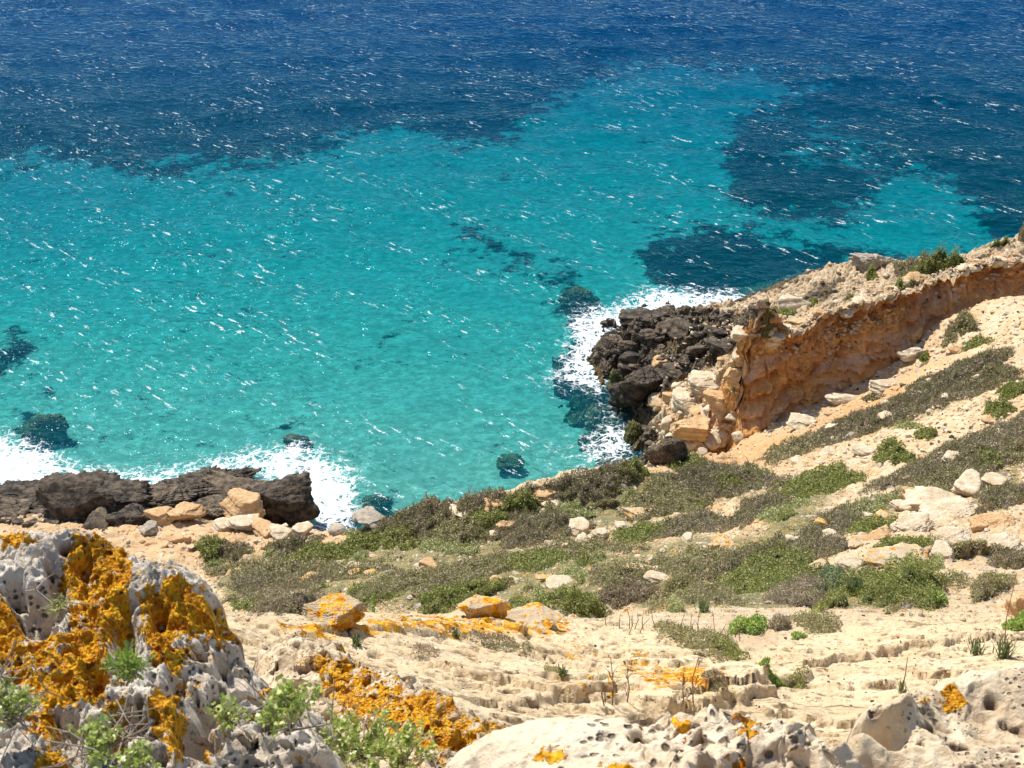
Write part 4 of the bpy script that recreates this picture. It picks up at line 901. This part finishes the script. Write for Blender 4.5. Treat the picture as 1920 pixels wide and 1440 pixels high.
S(1714,547,18,15,0,'olive',.6,'brownish bush on the cliff lip beside the green one')
S(1597,572,10,9,0,'olive',.4,'tiny bush on the cliff lip near the middle')
S(1568,594,9,7,0,'olive',.3,'tiny shrub nearest the perched boulder on the lip')
S(1875,466,20,7,-8,'green',.4,'small bush on the headland skyline near the right edge')
S(1914,452,14,14,0,'heath',.9,'dark shrub cut by the right edge on the skyline')
S(1376,695,13,15,0,'green',.5,'green tuft in the rockfall left of the orange cliff')
S(1808,612,22,20,0,'olive',.7,'round olive bush on the bare slope below the cliff arch')
S(1780,636,13,24,15,'olive',.5,'straggly olive bush left below the round one')
S(1830,643,30,9,-12,'green',.3,'flat green mat right of the straggly bush')
S(1730,680,10,12,0,'green',.3,'tiny green bush in a crevice of the cream outcrop')
S(1635,750,24,8,-10,'olive',.25,'small grey-green mat at the foot of the orange cliff')
# fillers: small cushions spread through the scrub
g = np.random.default_rng(77); vp = []
while len(vp) < 120:
    x, y = g.uniform(400, 1915), g.uniform(860, 1150)
    if look(VEG, x, y) > g.uniform(.15, 1): vp.append((x, y))
for x, y in vp:
    k_ = ['olive', 'green', 'pale', 'heath', 'olive'][g.integers(5)]
    S(x, y, g.uniform(9, 34), g.uniform(5, 11), g.uniform(-22, 0), k_, g.uniform(.15, .35),
      {'olive': 'small olive cushion plant among the larger scrub', 'green': 'small green cushion plant among the larger scrub', 'pale': 'small pale grey-green herb among the larger scrub', 'heath': 'small grey-brown heath tuft among the larger scrub'}[k_], 'small cushions filling the scrub')
# low herbs that cannot be counted
def cover(name, label, n, box, kind, dens, ls, g):
    x = g.uniform(box[0], box[1], n); y = g.uniform(box[2], box[3], n)
    P, ok = spot(x, y); d = look(VEG, x, y)*dens[0]+dens[1]
    cl = sm(-.15, .35, fbm(P[:, 0]*.9, P[:, 1]*.9, 4, 501)+.5*vn(P[:, 0]*4, P[:, 1]*4, 502)); m = ok & (g.random(n) < d*cl); P = P[m]
    t = np.linalg.norm(P-np.array([0, 0, CZ]), axis=1); P[:, :2] += g.normal(size=(len(P), 2))*t[:, None]*.0015; P[:, 2] = hgt(P[:, 0], P[:, 1])+g.uniform(0, .10, len(P))
    V, F = leaves(P, t*ls, g, asp=.45)
    o = link(name, mesh(name, V, F, M[kind], smooth=False)); tag(o, label, kind='stuff')
cover('ground_cover', 'low olive herbs creeping between the stones', 90000, (380, 2000, 860, 1160), 'olive', (.95, .13), .0013, g)
cover('ground_cover', 'low pale green herbs creeping between the stones', 50000, (380, 2000, 860, 1160), 'pale_green', (.9, .09), .0013, g)
cover('ground_cover', 'dry grey tufts between the stones', 40000, (380, 2000, 700, 1200), 'heath', (.7, .07), .0012, g)
# ------------------------------------------------------------------ foreground rocks
def fg_rock(name, label, ctrl, crest, x0, x1, y0, y1, step, disp, mat, lichen, extra=(36.3,36.3,35.6), cat='rock', c=.05, fall=1.1, plane=None):
    if plane:
        pt = lambda a, b: (CZ-plane[0])/(-ray(a, b)[2]-plane[1]*ray(a, b)[1])
        ctrl = [(a, b, pt(a, b)) for a, b, t in ctrl]; crest = [(a, b, pt(a, b)) for a, b, t in crest]
    P = [tuple(at(a, b, t)) for a, b, t in ctrl+crest]
    for a, b, t in crest:
        p = at(a, b, t); d = p[:2]/np.linalg.norm(p[:2])
        P += [(p[0]+d[0]*.10, p[1]+d[1]*.10, p[2]-.17*fall), (p[0]+d[0]*.3, p[1]+d[1]*.3, p[2]-.75*fall)]
    P += [(x, y0, extra[0]) for x in np.linspace(x0, x1, 7)]+[(x0, y, extra[1]-1.0*(y-y0)) for y in np.linspace(y0+.2, y1, 5)]+[(x1, y, extra[2]-1.0*(y-y0)) for y in np.linspace(y0+.2, y1, 5)]
    f = RBF(P, c, 1e-4); xs_ = np.arange(x0, x1, step); ys_ = np.arange(y0, y1, step); Y, X = np.meshgrid(ys_, xs_, indexing='ij')
    Z = f(X, Y); px, py = proj(np.stack([X, Y, Z], -1))
    ca = np.array([(a, b) for a, b, t in crest], float); cyp = np.interp(px, ca[:, 0], ca[:, 1]); rd = ray(px, np.maximum(py, cyp)); Z = np.where(py < cyp, CZ+rd[..., 2]/rd[..., 1]*Y, Z); dz, lat, cup = disp(X, Y, px, py); Z = Z+dz
    X2 = X+lat[0]; Y2 = Y+lat[1]
    li = look(lichen, px, py)
    lk = sm(.28, .5, li+.5*fbm(X*20, Y*20, 3, 411)); g1, g2_, g3 = worley(X*55, Y*55, 412); Z = Z+lk*(.004+.010*(.55-g1)+.006*fbm(X*26, Y*26, 3, 413))*(1 if step < .005 else 1.2)
    nr_, nc_ = Z.shape; V = np.stack([X2, Y2, Z], -1).reshape(-1, 3)
    e = np.concatenate([np.arange(nr_*nc_).reshape(nr_, nc_)[0, :], np.arange(nr_*nc_).reshape(nr_, nc_)[1:, -1], np.arange(nr_*nc_).reshape(nr_, nc_)[-1, -2::-1], np.arange(nr_*nc_).reshape(nr_, nc_)[-2:0:-1, 0]])
    zb = V[:, 2].min()-.3; bt = V[e].copy(); bt[:, 2] = zb; b0 = len(V)+np.arange(len(e))
    sd = np.stack([e, b0, np.roll(b0, -1), np.roll(e, -1)], -1)
    VV = np.concatenate([V, bt]); pad = np.zeros(len(e))
    c0 = np.array([VV[:, 0].mean(), VV[:, 1].mean(), zb])
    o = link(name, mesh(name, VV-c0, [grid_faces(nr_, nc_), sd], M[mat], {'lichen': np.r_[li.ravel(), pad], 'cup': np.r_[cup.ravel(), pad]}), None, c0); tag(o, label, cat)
    return f
def karst(sc, A, lump, edge=1., seed=0, holes=.8, mask=None, pits=None, allm=False, fine=1.):
    def d(X, Y, px, py):
        wx = X+.012*vn(X*20, Y*20, seed); wy = Y+.012*vn(X*20, Y*20, seed+1)
        m = mask(px, py) if mask else 1.
        f1, f2, c = worley(wx*sc, wy*sc, seed+2); c1 = np.clip((f2-f1)*1.7, 0, 1)**.7*(.25+.75*(c > .3)); am_ = m if allm else 1.
        f1b, f2b, cb = worley(wx*sc*2.3, wy*sc*2.3, seed+3); c2 = np.sqrt(np.clip((f2b-f1b)*1.8, 0, 1))*am_
        f1c, f2c, cc = worley(wx*sc*5.5, wy*sc*5.5, seed+6); c3 = np.sqrt(np.clip((f2c-f1c)*1.8, 0, 1))*(.3+.7*am_)
        big = lump*fbm(X*3.2, Y*3.2, 5, seed+4)
        hole = sm(.32, .12, f1b)*(cb > holes)*A*1.6
        h = big-A*m*c1-A*.38*c2-A*.16*fine*c3-hole*am_+A*.35*fbm(X*42, Y*42, 4, seed+5)*(.25+.75*am_)
        if pits is not None: h = h-look(pits, px+9*vn(X*25, Y*25, 7), py+9*vn(X*25, Y*25, 8))*.07
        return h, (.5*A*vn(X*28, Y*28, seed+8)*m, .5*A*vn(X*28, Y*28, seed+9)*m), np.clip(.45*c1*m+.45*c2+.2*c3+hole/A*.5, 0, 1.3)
    return d
L1 = blur(np.clip(.95*poly([(120,1010),(200,1005),(250,1020),(235,1060),(240,1110),(215,1140),(190,1200),(200,1260),(160,1290),(60,1270),(0,1230),(-60,1200),(-60,1100),(20,1120),(60,1180),(130,1170),(125,1100),(105,1050)])
  +.95*poly([(250,1090),(320,1060),(380,1070),(385,1110),(430,1160),(420,1200),(340,1180),(300,1210),(360,1190),(350,1250),(290,1240),(270,1180)])+.85*poly([(280,1280),(330,1290),(350,1370),(330,1430),(290,1380),(270,1320)])+.8*ell(70,1330,30,40)+.9*ell(90,1420,35,30)+.7*ell(210,1300,30,16)+.6*ell(340,1270,30,12)+.8*ell(10,990,40,12)+.5*ell(60,1000,50,10)+.7*ell(395,1405,14,12)+.6*ell(500,1290,30,14), 0, 1), 7)
L1 = np.clip(L1*.56+.23, 0, .72)
PIT1 = 1.4*blur(np.clip(ell(60,1130,30,45)+ell(228,1170,16,60)+ell(105,1090,14,50)+ell(300,1130,12,30)+ell(330,1270,18,16)+ell(170,1240,16,20)+ell(365,1370,30,34)+ell(210,1345,30,40)+ell(120,1330,22,30)+ell(250,1330,14,30)+ell(20,1080,16,20)+ell(155,1050,10,22), 0, 1), 3.5)
pit_right = lambda px, py: sm(330, 430, px+.25*(py-1200))*.9+.25
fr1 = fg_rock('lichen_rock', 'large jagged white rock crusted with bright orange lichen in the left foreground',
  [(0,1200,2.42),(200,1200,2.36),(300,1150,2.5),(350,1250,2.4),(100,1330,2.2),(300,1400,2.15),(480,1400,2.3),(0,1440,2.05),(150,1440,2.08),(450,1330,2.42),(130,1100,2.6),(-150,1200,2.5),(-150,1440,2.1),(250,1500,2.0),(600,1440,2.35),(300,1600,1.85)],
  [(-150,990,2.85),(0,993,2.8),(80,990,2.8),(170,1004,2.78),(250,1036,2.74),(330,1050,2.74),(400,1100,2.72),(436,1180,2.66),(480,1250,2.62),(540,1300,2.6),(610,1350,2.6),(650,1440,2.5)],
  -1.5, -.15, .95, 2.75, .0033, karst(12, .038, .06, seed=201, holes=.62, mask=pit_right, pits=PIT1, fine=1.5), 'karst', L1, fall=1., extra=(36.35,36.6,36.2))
L2 = blur(np.clip(.8*poly([(560,1210),(640,1200),(700,1260),(800,1290),(900,1330),(940,1345),(900,1400),(840,1430),(760,1400),(700,1350),(640,1330),(600,1260)])+.3, 0, 1), 8)*.62
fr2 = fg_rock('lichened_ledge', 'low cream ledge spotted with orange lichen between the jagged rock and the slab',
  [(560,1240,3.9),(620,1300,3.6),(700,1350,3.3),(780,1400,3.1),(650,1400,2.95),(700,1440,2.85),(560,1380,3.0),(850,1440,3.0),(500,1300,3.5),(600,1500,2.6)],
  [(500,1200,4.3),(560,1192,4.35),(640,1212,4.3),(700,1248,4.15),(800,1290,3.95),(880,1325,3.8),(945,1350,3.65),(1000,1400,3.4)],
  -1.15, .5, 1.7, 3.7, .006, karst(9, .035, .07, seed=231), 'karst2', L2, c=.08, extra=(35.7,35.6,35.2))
L3 = blur(np.clip(1.*ell(1030,1408,16,9)+1.*ell(1040,1420,34,10)+.9*ell(1065,1412,12,9)+1.1*ell(1385,1415,22,24)+1.*ell(1385,1345,26,12,25)+1.1*ell(1410,1360,22,14,20)+.9*ell(1285,1345,12,20)+.8*ell(1160,1432,50,14)+.8*ell(1330,1436,40,12)+.9*ell(1430,1436,18,10), 0, 1.1), 4)*.66
dimp = lambda px, py: sm(1120, 1300, px)*.95+.05
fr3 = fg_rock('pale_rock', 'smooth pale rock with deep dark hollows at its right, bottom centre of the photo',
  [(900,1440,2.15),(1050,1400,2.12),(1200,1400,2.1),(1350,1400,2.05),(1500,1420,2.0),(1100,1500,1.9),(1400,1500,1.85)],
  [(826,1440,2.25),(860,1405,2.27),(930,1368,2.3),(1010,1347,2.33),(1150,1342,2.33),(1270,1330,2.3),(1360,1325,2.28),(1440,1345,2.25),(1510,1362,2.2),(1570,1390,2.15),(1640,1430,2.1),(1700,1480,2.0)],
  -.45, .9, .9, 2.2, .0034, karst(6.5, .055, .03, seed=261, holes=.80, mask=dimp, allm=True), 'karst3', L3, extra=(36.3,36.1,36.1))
L4 = blur(np.clip(1.2*ell(1786,1302,24,22)+1.2*ell(1737,1309,15,14)+1.*ell(1800,1258,14,8)+.6*ell(1862,1266,6,5), 0, 1.2), 4)*.68
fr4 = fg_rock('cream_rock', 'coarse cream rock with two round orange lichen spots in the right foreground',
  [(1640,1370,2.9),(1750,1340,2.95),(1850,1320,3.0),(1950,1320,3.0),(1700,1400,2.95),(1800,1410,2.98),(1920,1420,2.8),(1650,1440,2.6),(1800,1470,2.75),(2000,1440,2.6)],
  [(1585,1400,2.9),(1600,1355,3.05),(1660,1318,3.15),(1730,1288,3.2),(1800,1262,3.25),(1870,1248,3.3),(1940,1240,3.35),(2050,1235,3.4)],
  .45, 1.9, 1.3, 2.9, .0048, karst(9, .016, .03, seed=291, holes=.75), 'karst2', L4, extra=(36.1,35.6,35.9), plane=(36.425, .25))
# ------------------------------------------------------------------ foreground plants and stalks
def tube(pts, r0, r1, k=5):
    pts = np.array(pts, float); n = len(pts); V = []
    for i, p in enumerate(pts):
        d = pts[min(i+1, n-1)]-pts[max(i-1, 0)]; d /= np.linalg.norm(d)+1e-9; a = np.cross(d, [.3, .2, 1]); a /= np.linalg.norm(a)+1e-9; b = np.cross(d, a); r = r0+(r1-r0)*i/(n-1)
        V += [p+r*(a*math.cos(q)+b*math.sin(q)) for q in np.linspace(0, 6.283, k, endpoint=False)]
    i = np.arange(n*k).reshape(n, k); return np.array(V), np.stack([i[:-1], np.roll(i[:-1], -1, 1), np.roll(i[1:], -1, 1), i[1:]], -1).reshape(-1, 4)
class Acc:
    def __init__(s): s.V = []; s.F = []; s.n = 0
    def add(s, V, F): s.V.append(V); s.F.append(F+s.n); s.n += len(V)
    def obj(s, name, mat, parent, c0, smooth=True): return link(name, mesh(name, np.concatenate(s.V)-c0, np.concatenate(s.F), M[mat], smooth=smooth), parent)
def leaf(p, d, s_, w, g, cup=.25):
    d = d/np.linalg.norm(d); a = np.cross(d, g.normal(size=3)); a /= np.linalg.norm(a); nn_ = np.cross(a, d)
    L = [(0, 0, 0), (.3, .42, cup*.3), (.3, -.42, cup*.3), (.3, 0, -.02), (.65, .46, cup*.4), (.65, -.46, cup*.4), (.65, 0, 0), (1, 0, cup*.3)]
    V = np.array([p+d*x*s_+a*y*s_*w+nn_*z*s_ for x, y, z in L])
    return V, np.array([[0, 3, 1, 1], [0, 2, 3, 3], [3, 6, 4, 1], [2, 5, 6, 3], [6, 7, 4, 4], [5, 7, 6, 6]])
def plant(px, py, t, R_, H_, nb, nl, ls, lw, mat, label, name, cat='plant', seed=1, twig='twig', spread=1., needle=False, dead=0):
    g = np.random.default_rng(seed); c0 = at(px, py, t); root = empty(name, c0); tag(root, label, cat)
    st, lf = Acc(), Acc()
    for b in range(nb):
        a = g.uniform(0, 6.283); rr = R_*spread*math.sqrt(g.random()); tip = c0+np.array([math.cos(a)*rr, math.sin(a)*rr, H_*g.uniform(.55, 1.05)*(1-.35*rr/R_)])
        mid = c0+(tip-c0)*np.array([.35, .35, .55])+g.normal(size=3)*.06*H_; pts = [c0+g.normal(size=3)*[.01, .01, 0], mid, tip]
        q = np.linspace(0, 1, 6)[:, None]; pts = (1-q)**2*pts[0]+2*q*(1-q)*pts[1]+q*q*pts[2]; V, F = tube(pts, .0022, .0009); st.add(V, F)
        for i in range(nl):
            u = 1-(g.random()**1.6)*.7; p = pts[0]*(1-u)**2+mid*2*u*(1-u)+tip*u*u
            d = (tip-mid)/np.linalg.norm(tip-mid)*.6+g.normal(size=3)*.75; d[2] += .3
            V, F = leaf(p+g.normal(size=3)*.003, d, ls*g.uniform(.6, 1.25), lw, g, .1 if needle else .3); lf.add(V, F)
    for b in range(dead):
        a = g.uniform(0, 6.283); tip = c0+np.array([math.cos(a)*R_*1.5, math.sin(a)*R_*1.5, H_*g.uniform(.5, 1.2)]); pts = [c0, (c0+tip)/2+g.normal(size=3)*.02, tip]
        V, F = tube(pts, .0022, .001); st.add(V, F)
        for q in range(3): e = pts[1]+g.normal(size=3)*.03; V, F = tube([pts[1], (pts[1]+e)/2+g.normal(size=3)*.004, e], .0014, .0006); st.add(V, F)
    st.obj('stem', twig, root, c0); lf.obj('foliage', mat, root, c0, False)
plant(245,1268,2.26,.035,.06,13,26,.026,.16,'bright','spiky bright green plant growing from a crevice of the lichen rock','spiky_plant',seed=5,needle=True)
plant(120,1150,2.50,.030,.045,8,12,.018,.18,'succ','thin yellowish tuft among the orange lichen near the rock top','tuft_plant',seed=6,needle=True,dead=3)
plant(545,1370,2.28,.055,.11,22,22,0.0175,.7,'succ','tallest pale green succulent shrub in front of the lichen rock','succulent_plant',seed=7,dead=5)
plant(25,1360,2.12,.05,.10,20,20,0.0162,.55,'succ','leafy grey-green shrub at the left edge of the photo','leafy_shrub',seed=8,dead=6)
plant(430,1355,2.32,.040,.04,14,12,0.0149,.8,'succ','small round-leaved succulent in the dark hollow of the lichen rock','succulent_plant',seed=9)
plant(185,1410,2.11,.055,.045,18,14,0.0149,.8,'succ','low succulent with dead grey twigs at the foot of the lichen rock','succulent_plant',seed=10,dead=10)
plant(680,1420,2.62,.09,.07,34,20,0.0175,.7,'succ','spreading pale succulent at the bottom left of the pale rock','succulent_plant',seed=11,dead=4)
plant(760,1430,2.75,.08,.06,24,20,0.0175,.7,'succ','bushy succulent touching the left end of the pale rock','succulent_plant',seed=12)
plant(270,1435,2.07,.05,.04,12,14,0.0149,.8,'succ','bottommost succulent under the lichen rock','succulent_plant',seed=13)
plant(630,1370,2.75,.04,.04,10,14,0.0162,.7,'succ','small succulent between the tallest one and the lichened ledge','succulent_plant',seed=14)
def grass_tuft(px, py, n, L, mat, label, name, seed, cat='grass tuft', t=None, w=.004, stalk=0, lean=.7):
    g = np.random.default_rng(seed); c0 = spot(px, py)[0] if t is None else at(px, py, t); root = empty(name, c0); tag(root, label, cat); A_ = Acc()
    for i in range(n):
        a = g.uniform(0, 6.283); l = L*g.uniform(.5, 1.1); b = c0+np.r_[g.normal(size=2)*L*.10, 0]; k_ = lean*g.random()
        d = np.array([math.cos(a)*k_, math.sin(a)*k_, 1.]); p1 = b+d*l*.5; p2 = p1+np.array([math.cos(a)*k_*1.6, math.sin(a)*k_*1.6, .55])*l*.5
        sd_ = np.array([-math.sin(a), math.cos(a), 0])*w
        V = np.array([b-sd_, b+sd_, p1-sd_*.8, p1+sd_*.8, p2]); A_.add(V, np.array([[0, 1, 3, 2], [2, 3, 4, 4]]))
    A_.obj('blades', mat, root, c0, False)
    if stalk:
        S_ = Acc()
        for i in range(stalk):
            h_ = L*g.uniform(1.8, 2.6); e = c0+np.array([g.normal()*.03, g.normal()*.03, h_]); V, F = tube([c0, (c0+e)/2+g.normal(size=3)*.012, e], .005, .002); S_.add(V, F)
        S_.obj('stalk', 'redtwig', root, c0)
grass_tuft(1880,1236,60,.36,'grass','green rush tuft with a tall stalk behind the cream rock at right','rush_tuft',31,stalk=1,w=.006)
grass_tuft(1830,1228,40,.26,'grass','shorter rush tuft left of the one with a tall stalk','rush_tuft',32,w=.005)
grass_tuft(1690,1300,30,.16,'grass','small grass tuft with one thin stalk on the path','grass_tuft',33,stalk=1,w=.003)
grass_tuft(1760,1290,30,.12,'straw','dry grey tuft touching the back of the cream rock','grass_tuft',34,w=.003)
grass_tuft(1318,1150,60,.3,'grass','bluish blade tuft at the left foot of the green thicket','grass_tuft',35,w=.006)
grass_tuft(1545,1120,80,.5,'grass','tall bluish grass left of the largest bush','grass_tuft',36,w=.008)
grass_tuft(1600,1115,70,.5,'grass','dense green blades at the left flank of the largest bush','grass_tuft',37,w=.008)
grass_tuft(855,1198,60,.12,'grass','small blue-green cushion tuft in the middle of the slab','grass_tuft',38,w=.004)
grass_tuft(668,1210,60,.12,'grass','green tuft at the left end of the slab','grass_tuft',39,w=.004)
grass_tuft(1055,1272,60,.10,'grass','dark little tuft on the lower slab','grass_tuft',40,w=.003)
grass_tuft(985,1192,40,.12,'straw','yellowing tuft by the lichened part of the slab','grass_tuft',41,w=.004)
for i, (x, y, hh, lb) in enumerate([(1148,1322,.34,'tallest dry reddish stalk standing in front of the slab'),(1175,1318,.26,'dry stalk right of the tallest reddish one'),(1282,1322,.22,'thin dry stalk behind the hollowed pale rock'),(1300,1322,.28,'dry stalk at the right of the thin pair'),(1135,1325,.14,'short dry stalk left of the tallest one')]):
    g = np.random.default_rng(60+i); c0 = spot(x, y)[0]; A_ = Acc()
    e = c0+np.array([g.normal()*.02, g.normal()*.02, hh]); V, F = tube([c0-[0, 0, .03], (c0+e)/2+g.normal(size=3)*.012, e], .0045, .002); A_.add(V, F)
    for q in range(9):
        u = g.uniform(.15, .95); b = c0*(1-u)+e*u; f_ = b+np.array([g.normal()*.03, g.normal()*.02, .05]); V, F = tube([b, (b+f_)/2+g.normal(size=3)*.004, f_], .0022, .001); A_.add(V, F)
    root = A_.obj('dry_stalk', 'redtwig', None, c0); root.location = c0; tag(root, lb, 'dry stalk', 'dry stalks before the slab')
for i in range(26):
    g = np.random.default_rng(300+i); x = g.uniform(1120, 1400); y = 1172+(x-1120)*.08+g.uniform(-8, 12)
    c0 = spot(x, y)[0]; e = c0+np.array([g.normal()*.04, g.normal()*.04, g.uniform(.12, .3)]); V, F = tube([c0-[0, 0, .03], (c0+e)/2+g.normal(size=3)*.01, e], .005, .002)
    o = link('dry_stalk', mesh('dry_stalk', V-c0, F, M['redtwig']), None, c0); tag(o, 'short dry stalk in the thin row along the back edge of the slab', 'dry stalk', 'dry stalks along the slab edge')
# ------------------------------------------------------------------ light, sky, camera
EL, AZ = R(50), R(-32)
s = bpy.data.lights.new('sun', 'SUN'); s.energy = 4.8; s.angle = R(.53); s.color = (1, .955, .88)
so = bpy.data.objects.new('sun', s); COL.objects.link(so)
dv = Vector((math.sin(AZ)*math.cos(EL), math.cos(AZ)*math.cos(EL), math.sin(EL)))
so.rotation_euler = dv.to_track_quat('Z', 'Y').to_euler(); so.location = (-20, 40, 80)
w = bpy.data.worlds.new('World'); SC.world = w; w.use_nodes = True
nt = w.node_tree; nt.nodes.clear(); sk = nt.nodes.new('ShaderNodeTexSky'); sk.sky_type = 'NISHITA'; sk.sun_disc = False; sk.sun_elevation = EL; sk.sun_rotation = AZ % (2*math.pi)
sk.air_density = 1.; sk.dust_density = .6; sk.ozone_density = 1.5
bg = nt.nodes.new('ShaderNodeBackground'); bg.inputs[1].default_value = .13; ow = nt.nodes.new('ShaderNodeOutputWorld')
nt.links.new(sk.outputs[0], bg.inputs[0]); nt.links.new(bg.outputs[0], ow.inputs[0])
c = bpy.data.cameras.new('camera'); co = bpy.data.objects.new('camera', c); COL.objects.link(co); SC.camera = co
c.sensor_width = 36; c.sensor_fit = 'HORIZONTAL'; c.lens = 18/TF; c.clip_start = .05; c.clip_end = 2000
co.location = (0, 0, CZ); co.rotation_euler = (R(60), 0, 0)
c.dof.use_dof = True; c.dof.focus_distance = 40; c.dof.aperture_fstop = 22
SC.view_settings.view_transform = 'Standard'; SC.view_settings.look = 'None'; SC.view_settings.exposure = .45; SC.view_settings.gamma = 1
SC.render.engine = 'CYCLES'; SC.cycles.use_denoising = True; SC.cycles.max_bounces = 6; SC.cycles.sample_clamp_direct = 5; SC.cycles.sample_clamp_indirect = 4; SC.cycles.transparent_max_bounces = 8
SC.cycles.caustics_reflective = False; SC.cycles.caustics_refractive = False
